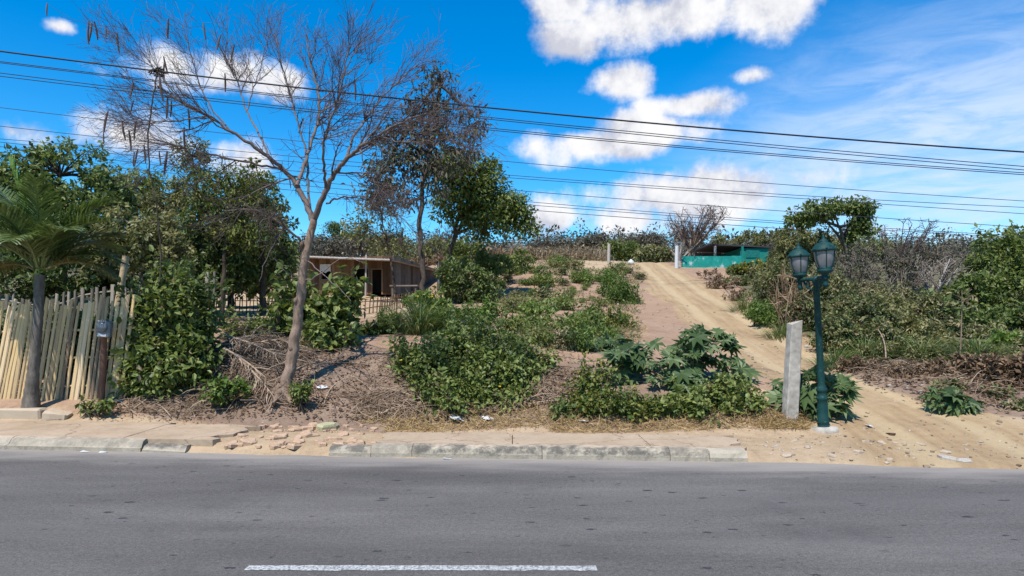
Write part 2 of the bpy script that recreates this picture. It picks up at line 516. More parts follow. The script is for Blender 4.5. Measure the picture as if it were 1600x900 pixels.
def tree(name, label, blobs, trunk, r0, leaf='dia', L=.16, W=.08, clumps=80, nl=30, mat='leaf_mid', bark='bark_dark', group=None, crad=None, tv=.22, base_t=.45, surf=.5, twigs=0, up=.6, droop=.3, cat='tree', bnum=None, hang=0):
    """trunk: list of (px, py, Y), first one put on the ground"""
    _seed[0] += 1; rng = np.random.default_rng(_seed[0])
    tp = np.array([at(*q) for q in trunk]); tp[0] = gpt(trunk[0][0], trunk[0][2]) - np.array([0, 0, .1]); b = tp[0]
    root = thing(name, label, cat, b, group)
    m = len(tp) * 4; ti = np.linspace(0, len(tp) - 1, m)
    tt = np.stack([np.interp(ti, range(len(tp)), tp[:, k]) for k in range(3)], 1)
    tt[1:-1] += rng.normal(0, r0 * .25, (m - 2, 3))
    tr = MB(); rr = np.linspace(r0, r0 * .35, m); rr[0] *= 1.35
    tr.tube(tt, rr, 8, .5)
    c = blob_points(rng, blobs, clumps, surf)
    g = gz(c[:, 0], c[:, 1]); c[:, 2] = np.maximum(c[:, 2], g + .3)
    Ym = np.mean([q[4] for q in blobs]); r1 = crad or .25 * np.mean([min(q[2], q[3]) for q in blobs]) * Ym / F
    rad = r1 * rng.uniform(.6, 1.4, len(c))
    # limbs: main limb to each blob centre, branches from limb to clumps
    nodes = [tt[m // 2:]]
    for q in blobs:
        e = at(*q[:3]) if False else at(q[0], q[1], q[4])
        s0 = tt[rng.integers(int(m * .55), m)]
        ln = np.linalg.norm(e - s0)
        cu = curve(s0, e, 8, np.array([0, 0, .1 * ln]) + rng.normal(0, .06 * ln, 3))
        tr.tube(cu, np.linspace(r0 * .55, r0 * .16, 8), 6, rng.random()); nodes.append(cu[2:])
    nodes = np.concatenate(nodes)
    sel = range(len(c)) if bnum is None else rng.choice(len(c), min(len(c), bnum), replace=False)
    for i in sel:
        d = np.linalg.norm(nodes - c[i], axis=1) + np.maximum(0, nodes[:, 2] - c[i][2]) * .6
        a = nodes[d.argmin()]; ln = np.linalg.norm(c[i] - a)
        cu = curve(a, c[i], 5, np.array([0, 0, .12 * ln]) + rng.normal(0, .1 * ln, 3))
        tr.tube(cu, np.linspace(min(r0 * .22, .012 + .02 * ln), r0 * .04 + .003, 5), 4, rng.random(), cap=False)
        for _ in range(twigs):
            k = cu[rng.integers(2, 5)]; e = k + nrm(c[i] - a + rdir(rng, 1)[0] * ln * .8) * rad[i] * rng.uniform(.8, 1.8)
            tr.tube(curve(k, e, 4, rng.normal(0, .1, 3) * rad[i]), np.linspace(.010, .003, 4), 3, rng.random(), cap=False)
    tr.build('trunk', M[bark], root, loc=b)
    if nl:
        cr = MB(); leaf_cloud(cr, rng, c, rad, nl, leaf, L, W, up=up, droop=droop, tv=tv, base_t=base_t)
        cr.build('crown', M[mat], root, loc=b)
    return root


# ================================================================== SETTING
rng = np.random.default_rng(7)


def axis(parts):
    o = [np.array([parts[0][0]])]
    for a, b, s in parts: o.append(np.linspace(a, b, max(2, int(round((b - a) / s)) + 1))[1:])
    return np.concatenate(o)


gx = axis([(-700, -100, 60), (-100, -40, 6), (-40, -14, 1.0), (-14, 14, .1), (14, 40, 1.0), (40, 100, 6), (100, 700, 60)])
gy = axis([(-300, -40, 40), (-40, 0, 8), (0, 7.4, .6), (7.4, 16, .08), (16, 50, .3), (50, 75, 1), (75, 150, 4), (150, 900, 50)])
XX, YY = np.meshgrid(gx, gy); ZZ = gz(XX, YY)
mb = MB(); nx = len(gx); ny = len(gy)
i = np.arange(ny - 1)[:, None] * nx + np.arange(nx - 1)[None]
mb.add(np.stack([XX, YY, ZZ], -1).reshape(-1, 3), np.stack([i, i + 1, i + 1 + nx, i + nx], -1).reshape(-1, 4), .5, 0, True)

m, nt, out = newmat('dirt')
P = pos(nt)
n1 = noise(nt, P, .9, 6, .6); n2 = noise(nt, P, 7, 6, .65); n3 = noise(nt, P, 40, 4, .7)
nn = math_(nt, 'ADD', math_(nt, 'MULTIPLY', n1, .45), math_(nt, 'ADD', math_(nt, 'MULTIPLY', n2, .35), math_(nt, 'MULTIPLY', n3, .2)))
wob = math_(nt, 'MULTIPLY', math_(nt, 'SUBTRACT', nn, .5), 1.6)


def msk(name, lo=.3, hi=.7):
    return mrange(nt, math_(nt, 'ADD', attr(nt, name), wob), lo, hi)


soil = ramp(nt, nn, [(.3, (.20, .125, .082)), (.5, (.315, .205, .135)), (.72, (.40, .28, .195))])
sand = ramp(nt, nn, [(.3, (.27, .185, .110)), (.5, (.40, .290, .182)), (.7, (.50, .375, .25))])
cx = N(nt, 'ShaderNodeCombineXYZ'); nt.links.new(math_(nt, 'MULTIPLY', attr(nt, 'across'), 5.5), cx.inputs[0]); nt.links.new(math_(nt, 'MULTIPLY', attr(nt, 'along'), .22), cx.inputs[1])
stk = noise(nt, cx.outputs[0], 1.0, 5, .62)
tf = math_(nt, 'ADD', math_(nt, 'MULTIPLY', nn, .6), math_(nt, 'MULTIPLY', stk, .4))
trk = ramp(nt, tf, [(.36, (.235, .150, .085)), (.5, (.345, .240, .135)), (.64, (.43, .315, .19))])
rut = mrange(nt, math_(nt, 'ABSOLUTE', math_(nt, 'SUBTRACT', math_(nt, 'ABSOLUTE', math_(nt, 'ADD', attr(nt, 'across'), math_(nt, 'MULTIPLY', math_(nt, 'SUBTRACT', n1, .5), .5))), .62)), .08, .30, 1, 0)
trk = mixc(nt, math_(nt, 'MULTIPLY', rut, .55), trk, (.47, .36, .215))
lit = ramp(nt, nn, [(.3, (.125, .082, .058)), (.5, (.225, .155, .112)), (.7, (.34, .25, .18))])
grn = ramp(nt, nn, [(.3, (.06, .07, .03)), (.5, (.12, .11, .06)), (.7, (.20, .16, .10))])
c = mixc(nt, msk('sand'), soil, sand)
c = mixc(nt, msk('track'), c, trk)
c = mixc(nt, msk('litter'), c, lit)
c = mixc(nt, msk('scrub'), c, grn)
vor = N(nt, 'ShaderNodeTexVoronoi'); vor.inputs['Scale'].default_value = 22; nt.links.new(P, vor.inputs['Vector'])
peb = mrange(nt, vor.outputs['Distance'], .0, .16, 1, 0)
sel = mrange(nt, noise(nt, P, 5, 2), .56, .62)
c = mixc(nt, math_(nt, 'MULTIPLY', peb, math_(nt, 'MULTIPLY', sel, .5)), c, (.45, .36, .28))
hh = math_(nt, 'ADD', math_(nt, 'MULTIPLY', nn, 1.3), math_(nt, 'ADD', math_(nt, 'MULTIPLY', peb, .25), math_(nt, 'MULTIPLY', stk, .25)))
bsdf(nt, out, c, .95, .1, bump=hh, bstr=.9, bdist=.07)
M['dirt'] = m
o = mb.build('ground', m); struct(o)
d = YY - kerbY(XX); tr, sg = dist_poly(XX, YY, TRACK)
wn = fbm(XX * .5, YY * .5, 41)
A = {}
foot = bank_side(XX, YY)
A['across'] = np.clip(sg, -50, 50); A['along'] = YY
A['track'] = (1 - sstep(1.0, 1.9, tr + .5 * wn)) * (YY > 8)
PXX = CXP + XX / np.maximum(YY, 1) * F
crest = sstep(34, 42, YY) * (PXX > 860) * (PXX < 1010) * (1 - sstep(52, 58, YY))
A['sand'] = np.clip(np.maximum.reduce([(1 - sstep(1.4, 2.4, d + .4 * wn)), crest, sstep(2.6, 4.5, XX) * (1 - sstep(2.5, 4, d))]) + .8 * (PXX > 320) * (PXX < 470) * (YY > 20) * (YY < 34) + .6 * (PXX > 470) * (PXX < 650) * (YY > 20) * (YY < 34), 0, 1)
A['litter'] = np.clip(sstep(1.5, 2.2, d + .5 * wn) * (1 - sstep(3.6, 5.2, d)) * sstep(-7.3, -5.5, XX) * (1 - sstep(1.5, 4.4, XX)) + sstep(-.1, .5, foot) * (YY < 15.5) * (XX > 4), 0, 1)
right = (XX - np.interp(YY, TRACK[::-1, 1], TRACK[::-1, 0])) > 0
A['scrub'] = np.clip(sstep(.2, 1.2, foot) * (YY > 13.5) + sstep(56, 64, YY) + (PXX < 330) * (YY > 14) * (YY < 60), 0, 1)
for k, v in A.items():
    a = o.data.attributes.new(k, 'FLOAT', 'POINT'); a.data.foreach_set('value', v.astype(np.float32).ravel())

# ---- asphalt road
xs = axis([(-200, -14, 6), (-14, 14, .25), (14, 200, 6)]); ysn = np.linspace(0, 1, 14)
X2, T2 = np.meshgrid(xs, ysn); Y2 = .95 + T2 * (kerbY(X2) + .12 - .95)
mb = MB(); nx = len(xs); i = np.arange(len(ysn) - 1)[:, None] * nx + np.arange(nx - 1)[None]
mb.add(np.stack([X2, Y2, np.zeros_like(X2)], -1).reshape(-1, 3), np.stack([i, i + 1, i + 1 + nx, i + nx], -1).reshape(-1, 4), .5, 0, True)
m, nt, out = newmat('asphalt')
P = pos(nt)
st = N(nt, 'ShaderNodeMapping'); st.inputs['Scale'].default_value = (.22, 1.1, 1); nt.links.new(P, st.inputs[0])
nb = noise(nt, st.outputs[0], 1.0, 5, .6); nf = noise(nt, P, 75, 4, .8); nm = noise(nt, P, 26, 5, .7)
f = math_(nt, 'ADD', math_(nt, 'MULTIPLY', nb, .26), math_(nt, 'ADD', math_(nt, 'MULTIPLY', nf, .50), math_(nt, 'MULTIPLY', nm, .24)))
c = ramp(nt, f, [(.40, (.058, .052, .047)), (.5, (.108, .098, .089)), (.60, (.175, .160, .146))])
# worn pits where the chippings came out
v1 = N(nt, 'ShaderNodeTexVoronoi'); v1.inputs['Scale'].default_value = 6.5; v1.inputs['Randomness'].default_value = 1
wv = N(nt, 'ShaderNodeMapping'); wv.inputs['Scale'].default_value = (.62, 1.3, 1); nt.links.new(P, wv.inputs[0])
dv = N(nt, 'ShaderNodeVectorMath', operation='ADD'); nt.links.new(wv.outputs[0], dv.inputs[0])
ns = N(nt, 'ShaderNodeVectorMath', operation='SCALE'); ns.inputs['Scale'].default_value = .06; nt.links.new(noise(nt, P, 30, 3, .6, out=1), ns.inputs[0]); nt.links.new(ns.outputs[0], dv.inputs[1])
nt.links.new(dv.outputs[0], v1.inputs['Vector'])
sepc = N(nt, 'ShaderNodeSeparateColor'); nt.links.new(v1.outputs['Color'], sepc.inputs[0])
pitsize = mrange(nt, sepc.outputs[0], .45, 1, .0, .26, False)
pit = mrange(nt, math_(nt, 'SUBTRACT', v1.outputs['Distance'], pitsize), -.06, .0, 1, 0)
pit = math_(nt, 'MULTIPLY', pit, mrange(nt, noise(nt, P, .8, 3), .38, .52))
v2 = N(nt, 'ShaderNodeTexVoronoi'); v2.inputs['Scale'].default_value = 17; nt.links.new(dv.outputs[0], v2.inputs['Vector'])
sp2 = N(nt, 'ShaderNodeSeparateColor'); nt.links.new(v2.outputs['Color'], sp2.inputs[0])
pit2 = mrange(nt, math_(nt, 'SUBTRACT', v2.outputs['Distance'], mrange(nt, sp2.outputs[0], .55, 1, 0, .3, False)), -.08, .0, 1, 0)
pit2 = math_(nt, 'MULTIPLY', pit2, mrange(nt, noise(nt, P, 1.1, 4), .42, .60))
pit = math_(nt, 'MAXIMUM', pit, math_(nt, 'MULTIPLY', pit2, .8))
c = mixc(nt, math_(nt, 'MULTIPLY', pit, .9), c, (.030, .030, .033))
tp = N(nt, 'ShaderNodeMapping'); tp.inputs['Scale'].default_value = (.06, .9, 1); nt.links.new(P, tp.inputs[0])
c = mixc(nt, mrange(nt, noise(nt, tp.outputs[0], 1.3, 4, .6), .50, .66, 0, .22), c, (.135, .125, .116))
c = mixc(nt, mrange(nt, noise(nt, P, .55, 5, .7), .52, .68, 0, .42), c, (.070, .064, .060))
# dust blown in along the kerb
sx = N(nt, 'ShaderNodeSeparateXYZ'); nt.links.new(P, sx.inputs[0])
dk = math_(nt, 'ADD', sx.outputs[1], math_(nt, 'MULTIPLY', sx.outputs[0], .092))
dk = math_(nt, 'ADD', dk, math_(nt, 'MULTIPLY', math_(nt, 'SUBTRACT', noise(nt, st.outputs[0], 3, 5, .6), .5), 1.3))
dust = mrange(nt, dk, 7.75, 8.75, 0, .8)
c = mixc(nt, dust, c, (.30, .262, .225))
h = math_(nt, 'SUBTRACT', math_(nt, 'ADD', math_(nt, 'MULTIPLY', nf, .6), math_(nt, 'MULTIPLY', nm, .4)), math_(nt, 'MULTIPLY', pit, .9))
bsdf(nt, out, c, .88, .22, bump=h, bstr=.55, bdist=.012)
struct(mb.build('road', m))

# ---- broken centre line
m, nt, out = newmat('road_paint')
P = pos(nt); w = noise(nt, P, 38, 8, .8)
c = ramp(nt, w, [(.43, (.13, .125, .12)), (.52, (.40, .395, .38)), (.72, (.60, .595, .57))])
bsdf(nt, out, c, .75, .3, bump=w, bstr=.3, bdist=.006)
x0, x1 = ux(387, 4.86), ux(932, 4.84)
for k in (-3, -2, -1, 0, 1, 2, 3):
    mb = MB(); n = 40
    xx = np.linspace(x0, x1, n) + k * 6.6
    yy0 = 4.79 - .003 * (xx - x0) + rng.normal(0, .004, n); yy1 = 4.885 - .003 * (xx - x0) + rng.normal(0, .004, n)
    v = np.stack([np.concatenate([xx, xx]), np.concatenate([yy0, yy1]), np.full(2 * n, .004)], -1)
    j = np.arange(n - 1); mb.add(v, np.stack([j, j + 1, j + 1 + n, j + n], -1))
    struct(mb.build('road_marking', m))

# ---- kerb stones
m, nt, out = newmat('kerb_concrete')
P = pos(nt); k1 = noise(nt, P, 3.2, 7, .7); k2 = noise(nt, P, 45, 4, .7)
f = math_(nt, 'ADD', math_(nt, 'MULTIPLY', k1, .7), math_(nt, 'MULTIPLY', k2, .3))
base = ramp(nt, f, [(.3, (.22, .185, .14)), (.5, (.37, .315, .24)), (.7, (.48, .415, .32))])
sx = N(nt, 'ShaderNodeSeparateXYZ'); nt.links.new(P, sx.inputs[0])
stain_shade = math_(nt, 'MULTIPLY', mrange(nt, math_(nt, 'ADD', sx.outputs[2], math_(nt, 'MULTIPLY', math_(nt, 'SUBTRACT', noise(nt, P, 9, 5, .7), .5), .12)), .03, .085), mrange(nt, noise(nt, P, 6, 5, .75), .36, .58))
stain_shade = math_(nt, 'MULTIPLY', stain_shade, mrange(nt, attr(nt, 'tint'), .2, .8, 0, 1))
c = mixc(nt, math_(nt, 'MULTIPLY', stain_shade, .75), base, (.065, .06, .055))
dusty = mrange(nt, math_(nt, 'ADD', sx.outputs[2], math_(nt, 'MULTIPLY', math_(nt, 'SUBTRACT', k1, .5), .1)), .145, .165)
c = mixc(nt, math_(nt, 'MULTIPLY', dusty, .8), c, (.45, .35, .25))
bsdf(nt, out, c, .92, .15, bump=f, bstr=.7, bdist=.03)
M['kerb'] = m


def kerb_piece(pa, pb, dark, h=.15, tilt=0, round_=.03, w=.17):
    xa, xb = ux(pa, float(kerbY(ux(pa, 9)))), ux(pb, float(kerbY(ux(pb, 8.7))))
    n = max(4, int((xb - xa) / .05)); xx = np.linspace(xa, xb, n); yk = kerbY(xx)
    pr = np.array([(.0, -.09), (-.008, h * .35), (.012, h - round_ * 1.3), (.012 + round_ * .8, h - round_ * .25), (.03 + round_ * 1.4, h), (w, h + .004), (w + .01, -.09)])
    q = len(pr); v = np.zeros((n, q, 3)); v[..., 0] = xx[:, None]; v[..., 1] = yk[:, None] + pr[None, :, 0]; v[..., 2] = pr[None, :, 1] + tilt * (xx - xa)[:, None]
    ch = fbm(xx * 6, xx * 0 + pa, 5)[:, None] * .014; ch[0] -= .006; ch[-1] -= .006
    v[:, 2:5, 2] += ch + rng.normal(0, .004, (n, 3)); v[:, 1:4, 1] += rng.normal(0, .004, (n, 3)) - ch * .5
    mb = MB(); i = np.arange(n - 1)[:, None] * q; j = np.arange(q - 1)[None]
    mb.add(v.reshape(-1, 3), np.stack([i + j, i + q + j, i + q + j + 1, i + j + 1], -1).reshape(-1, 4), dark, 0, False)
    mb.add(v[0], [list(range(q))], dark); mb.add(v[-1], [list(range(q))[::-1]], dark)
    struct(mb.build('kerb', m))


for a in [(-900, -420, .3), (-419, 9.5, .35, .16, 0, .06), (10.5, 218, .45, .155, 0, .07), (222, 288, .9, .10, -.03, .04), (514, 579, .95, .12, .01), (580, 643, .45, .15), (644, 846.5, .85, .155), (847.5, 1047, 1.0, .155), (1048, 1109, .55, .15), (1110, 1169, .15, .14)]:
    kerb_piece(*a)

# ---- sidewalk slabs (dusty concrete), broken away between x=300 and 590 of the photo
m, nt, out = newmat('sidewalk_concrete')
P = pos(nt); s1 = noise(nt, P, 1.2, 6, .6); s2 = noise(nt, P, 14, 6, .7)
f = math_(nt, 'ADD', math_(nt, 'MULTIPLY', s1, .55), math_(nt, 'MULTIPLY', s2, .45))
c = ramp(nt, f, [(.3, (.28, .20, .13)), (.48, (.375, .28, .192)), (.7, (.46, .355, .255))])
vc = N(nt, 'ShaderNodeTexVoronoi', feature='DISTANCE_TO_EDGE'); vc.inputs['Scale'].default_value = .75
dn = N(nt, 'ShaderNodeVectorMath', operation='ADD'); sn = N(nt, 'ShaderNodeVectorMath', operation='SCALE'); sn.inputs['Scale'].default_value = .45; nt.links.new(noise(nt, P, 2.5, 5, .65, out=1), sn.inputs[0]); nt.links.new(P, dn.inputs[0]); nt.links.new(sn.outputs[0], dn.inputs[1]); nt.links.new(dn.outputs[0], vc.inputs['Vector'])
c = mixc(nt, math_(nt, 'MULTIPLY', mrange(nt, vc.outputs['Distance'], .003, .012, 1, 0), .6), c, (.14, .09, .06))
c = mixc(nt, mrange(nt, noise(nt, P, 2.2, 6, .7), .48, .66, 0, .6), c, (.30, .22, .145))
lf = mrange(nt, noise(nt, P, 38, 3, .7), .66, .72)
c = mixc(nt, math_(nt, 'MULTIPLY', lf, .5), c, (.20, .12, .08))
bsdf(nt, out, c, .95, .1, bump=f, bstr=.5, bdist=.03)


def slab(pa, pb, back, z, ragged=(0, 0)):
    xa, xb = ux(pa, 9.0), ux(pb, 9.0); n = max(6, int((xb - xa) / .12)); k = 12
    v = np.zeros((n, k, 3)); t = np.linspace(0, 1, k)
    for j in range(k):
        xx = np.linspace(xa + (ragged[0] * fbm(t[j] * 5, 3, 51) if ragged[0] else 0), xb + (ragged[1] * fbm(t[j] * 5, 9, 52) if ragged[1] else 0), n)
        y0 = kerbY(xx) + .172; y1 = kerbY(xx) + back + .10 * fbm(xx * 2, 1, 61)
        v[:, j, 0] = xx; v[:, j, 1] = y0 + (y1 - y0) * t[j]; v[:, j, 2] = z + .012 * fbm(xx * 1.3, v[:, j, 1] * 1.3, 71) - .02 * (t[j] > .97)
    mb = MB(); i = np.arange(n - 1)[:, None] * k; j = np.arange(k - 1)[None]
    mb.add(v.reshape(-1, 3), np.stack([i + j, i + k + j, i + k + j + 1, i + j + 1], -1).reshape(-1, 4), .5, 0, True)
    for e in (v[0], v[-1], v[:, 0], v[:, -1]):
        lo = e.copy(); lo[:, 2] -= .16; q = len(e); j = np.arange(q - 1)
        mb.add(np.concatenate([e, lo]), np.stack([j, j + 1, j + 1 + q, j + q], -1))
    struct(mb.build('sidewalk', m))


slab(-900, -2, 1.75, .150); slab(-1, 168, 1.75, .151); slab(169.5, 325, 1.6, .150, (0, .35))
slab(592, 800, 1.15, .152, (.2, 0)); slab(801.5, 1010, 1.2, .150); slab(1011.5, 1150, 1.2, .146, (0, .3))
# ================================================================== BUILT THINGS
rng = np.random.default_rng(11); random.seed(5)
m, nt, out = newmat('green_paint')
n = noise(nt, obj(nt), 9, 6, .65)
c = ramp(nt, n, [(.3, (.004, .028, .027)), (.55, (.007, .044, .041)), (.75, (.02, .068, .062))])
c = mixc(nt, mrange(nt, noise(nt, obj(nt), 30, 4, .7), .62, .70), c, (.10, .14, .12))
bsdf(nt, out, c, .6, .22, bump=n, bstr=.25, bdist=.01); M['green'] = m
m, nt, out = newmat('lamp_glass')
n = noise(nt, obj(nt), 6, 4, .6)
c = ramp(nt, n, [(.3, (.15, .15, .155)), (.7, (.30, .30, .30))])
b = bsdf(nt, out, c, .28, .5); b.inputs['Transmission Weight'].default_value = .25; M['glass'] = m
M['concrete'] = plain('concrete', (.37, .33, .28), .92, .15, .35, 7)
M['rust'] = plain('rust', (.10, .055, .035), .85, .2)
M['black'] = plain('wire_black', (.012, .012, .016), .6, .3)
M['wire2'] = plain('wire_grey', (.03, .035, .05), .6, .3)
M['grey_box'] = plain('meter_grey', (.15, .155, .16), .5, .4, .15)
M['meter_glass'] = plain('meter_glass', (.10, .11, .12), .15, .6, .1)
M['white'] = plain('white_plastic', (.55, .54, .53), .5, .4, .08)
M['stone'] = plain('stone', (.40, .32, .24), .95, .1, .3, 10)
M['paver'] = plain('paver', (.42, .285, .19), .95, .1, .35, 10)
M['moss_stone'] = plain('moss_stone', (.36, .33, .20), .95, .1, .35, 12)
M['post_wood'] = barkmat('post_wood', (.16, .11, .07), (.36, .27, .18))
M['post_red'] = barkmat('post_red', (.12, .04, .025), (.24, .11, .07))

# ---- lamp post
def scaleK(m_, c, K):
    c = np.array(c); m_.v = [(v - c) * K + c for v in m_.v]


b = gpix(1287, 670); Yl = b[1]; s = Yl / F
root = thing('street_lamp', 'green cast iron lamp post with two lanterns beside the dirt track', 'street lamp', b - np.array([0, 0, .02]))
H = (670 - 434) * s
p = MB()
prof = [(.085, 0), (.088, .02), (.088, .06), (.079, .07), (.079, .10), (.085, .11), (.085, .14), (.076, .155), (.074, .40), (.070, .45), (.078, .46), (.078, .50), (.070, .51), (.066, .58), (.078, .59), (.078, .62), (.058, .66), (.052, .70), (.046, H - .06), (.058, H - .05), (.058, H + .02), (.03, H + .05), (.0, H + .06)]
p.lathe(prof, 28); p.build('pole', M['green'], root, loc=(0, 0, 0))
p = MB(); p.lathe([(.0, -.1), (.21, -.1), (.215, .0), (.19, .045), (.10, .055), (0, .055)], 20)
p.build('footing', M['concrete'], root, loc=(0, 0, 0))
for sx, sy in ((-.095, -.50), (-.035, .48)):
    ar = MB(); e = np.array([sx, sy, H + .01])
    ar.tube(np.array([(0, 0, H - .02), e * (.35, .35, 1) + (0, 0, .0), e * (.7, .7, 1), e]), [.032, .028, .028, .03], 8, .5)
    ar.tube(np.array([(0, 0, H - .20), e * (.25, .25, 1) - (0, 0, .17), e * (.55, .55, 1) - (0, 0, .12), e * (.75, .75, 1) - (0, 0, .03)]), [.016] * 4, 6, .5)
    u = np.linspace(0, 1.5 * np.pi, 12); cdir = e / np.linalg.norm(e[:2]); 
    sc = np.stack([e[0] * .5 + cdir[0] * .06 * np.cos(u) * (1 - u / 8), e[1] * .5 + cdir[1] * .06 * np.cos(u) * (1 - u / 8), H - .07 + .05 * np.sin(u)], -1)
    ar.tube(sc, .011, 6, .5); ar.build('arm', M['green'], root, loc=(0, 0, 0))
    z = H - .10; K = .98
    lr = MB()   # cup below the globe
    lr.lathe([(0, -.04), (.035, -.04), (.042, 0), (.034, .02), (.034, .07), (.055, .085), (.055, .105), (.04, .12), (.05, .15), (.095, .175), (.108, .19), (.108, .215), (.098, .225), (.104, .235), (.104, .25), (.0, .25)], 24, c=(sx, sy, z))
    scaleK(lr, (sx, sy, z), K); cup = lr.build('lantern', M['green'], root, loc=(0, 0, 0))
    gl = MB(); gl.lathe([(.092, .25), (.115, .30), (.133, .38), (.143, .46), (.146, .485)], 24, c=(sx, sy, z)); scaleK(gl, (sx, sy, z), K); gl.build('globe', M['glass'], cup, loc=(0, 0, 0))
    rb = MB()
    for k in range(6):
        a = k * np.pi / 3 + .3; ca, sa = math.cos(a), math.sin(a)
        rb.tube(np.array([(r * ca + sx, r * sa + sy, zz + z) for r, zz in [(.1, .245), (.121, .30), (.139, .38), (.149, .46), (.153, .49)]]), .0085, 5, .5)
    scaleK(rb, (sx, sy, z), K); rb.build('rib_cage', M['green'], cup, loc=(0, 0, 0))
    rf = MB(); rf.lathe([(.0, .482), (.162, .482), (.172, .495), (.172, .515), (.158, .53), (.15, .55), (.118, .585), (.085, .605), (.062, .62), (.066, .63), (.05, .65), (.028, .665), (.02, .68), (.024, .692), (.012, .71), (.004, .745), (0, .75)], 24, c=(sx, sy, z))
    for k in range(6):
        a = k * np.pi / 3 + .3
        rf.lathe([(0, .0), (.014, 0), (.017, .012), (0, .03)], 8, c=(sx + .168 * math.cos(a), sy + .168 * math.sin(a), z + .51))
    scaleK(rf, (sx, sy, z), K); rf.build('lantern_roof', M['green'], cup, loc=(0, 0, 0))
root.rotation_euler = (0, R(-2.9), 0)

# ---- concrete stub post
b = gpix(1234, 656); Yc = b[1]; s = Yc / F
h = 150 * s
mb = MB(); k = 14; tz = np.linspace(0, 1, k)
ring = []
for t in tz:
    w0, w1 = 20 * s * (1 - .12 * t) / 2, .075
    q = np.array([(-w0, -w1), (-w0 * .86, -w1 - .012), (w0 * .86, -w1 - .012), (w0, -w1), (w0, w1), (-w0, w1)])
    ring.append(np.concatenate([q, np.full((6, 1), t * (h + .1) - .1)], 1) + rng.normal(0, .0025, (6, 3)))
v = np.array(ring); v[-1, 2:4, 2] += .06; v[-1, :2, 2] -= .02
i = np.arange(k - 1)[:, None] * 6; j = np.arange(6)[None]; j2 = (j + 1) % 6
mb.add(v.reshape(-1, 3), np.stack([i + j, i + j2, i + 6 + j2, i + 6 + j], -1).reshape(-1, 4)); mb.add(v[-1], [[0, 1, 2, 3, 4, 5]])
root = thing('concrete_post', 'short pale concrete post with chipped top standing beside the lamp post', 'post', b)
mb.build('shaft', M['concrete'], root, loc=(0, 0, 0))
mb = MB()
for dx, hh_, ln in ((-.05, .10, .02), (.0, .05, -.01), (.055, .14, .02)):
    mb.tube(np.array([(dx, .03, h - .1), (dx, .03, h + hh_ * .5), (dx + ln, .03, h + hh_)]), .006, 5)
mb.build('rebar', M['rust'], root, loc=(0, 0, 0))
root.rotation_euler = (0, R(3.0), R(5))

# ---- bamboo fence by the sidewalk
m, nt, out = newmat('bamboo')
t = attr(nt, 'tint'); P = obj(nt)
mp = N(nt, 'ShaderNodeMapping'); mp.inputs['Scale'].default_value = (4, 4, .5); nt.links.new(P, mp.inputs[0])
n = noise(nt, mp.outputs[0], 8, 6, .7)
f = math_(nt, 'ADD', math_(nt, 'MULTIPLY', t, .65), math_(nt, 'MULTIPLY', n, .45))
c = ramp(nt, f, [(.25, (.20, .14, .09)), (.42, (.43, .305, .18)), (.6, (.62, .43, .20)), (.85, (.70, .52, .32))])
bsdf(nt, out, c, .75, .25, bump=n, bstr=.4, bdist=.01); M['bamboo'] = m
m, nt, out = newmat('weathered_sticks')
t = attr(nt, 'tint'); n = noise(nt, obj(nt), 10, 5, .7)
f = math_(nt, 'ADD', math_(nt, 'MULTIPLY', t, .65), math_(nt, 'MULTIPLY', n, .4))
bsdf(nt, out, ramp(nt, f, [(.2, (.10, .085, .07)), (.5, (.22, .185, .145)), (.85, (.38, .32, .25))]), .9, .1); M['sticks'] = m


m, nt, out = newmat('plank_wall')
P = obj(nt); mp = N(nt, 'ShaderNodeMapping'); mp.inputs['Scale'].default_value = (7, 7, .4); nt.links.new(P, mp.inputs[0])
n = noise(nt, mp.outputs[0], 1.0, 5, .7); n2 = noise(nt, P, 6, 5, .7); t = attr(nt, 'tint')
f = math_(nt, 'ADD', math_(nt, 'MULTIPLY', t, .5), math_(nt, 'ADD', math_(nt, 'MULTIPLY', n, .3), math_(nt, 'MULTIPLY', n2, .25)))
bsdf(nt, out, ramp(nt, f, [(.3, (.055, .030, .018)), (.5, (.135, .076, .043)), (.75, (.25, .155, .092))]), .85, .15, bump=n, bstr=.3); M['plank'] = m


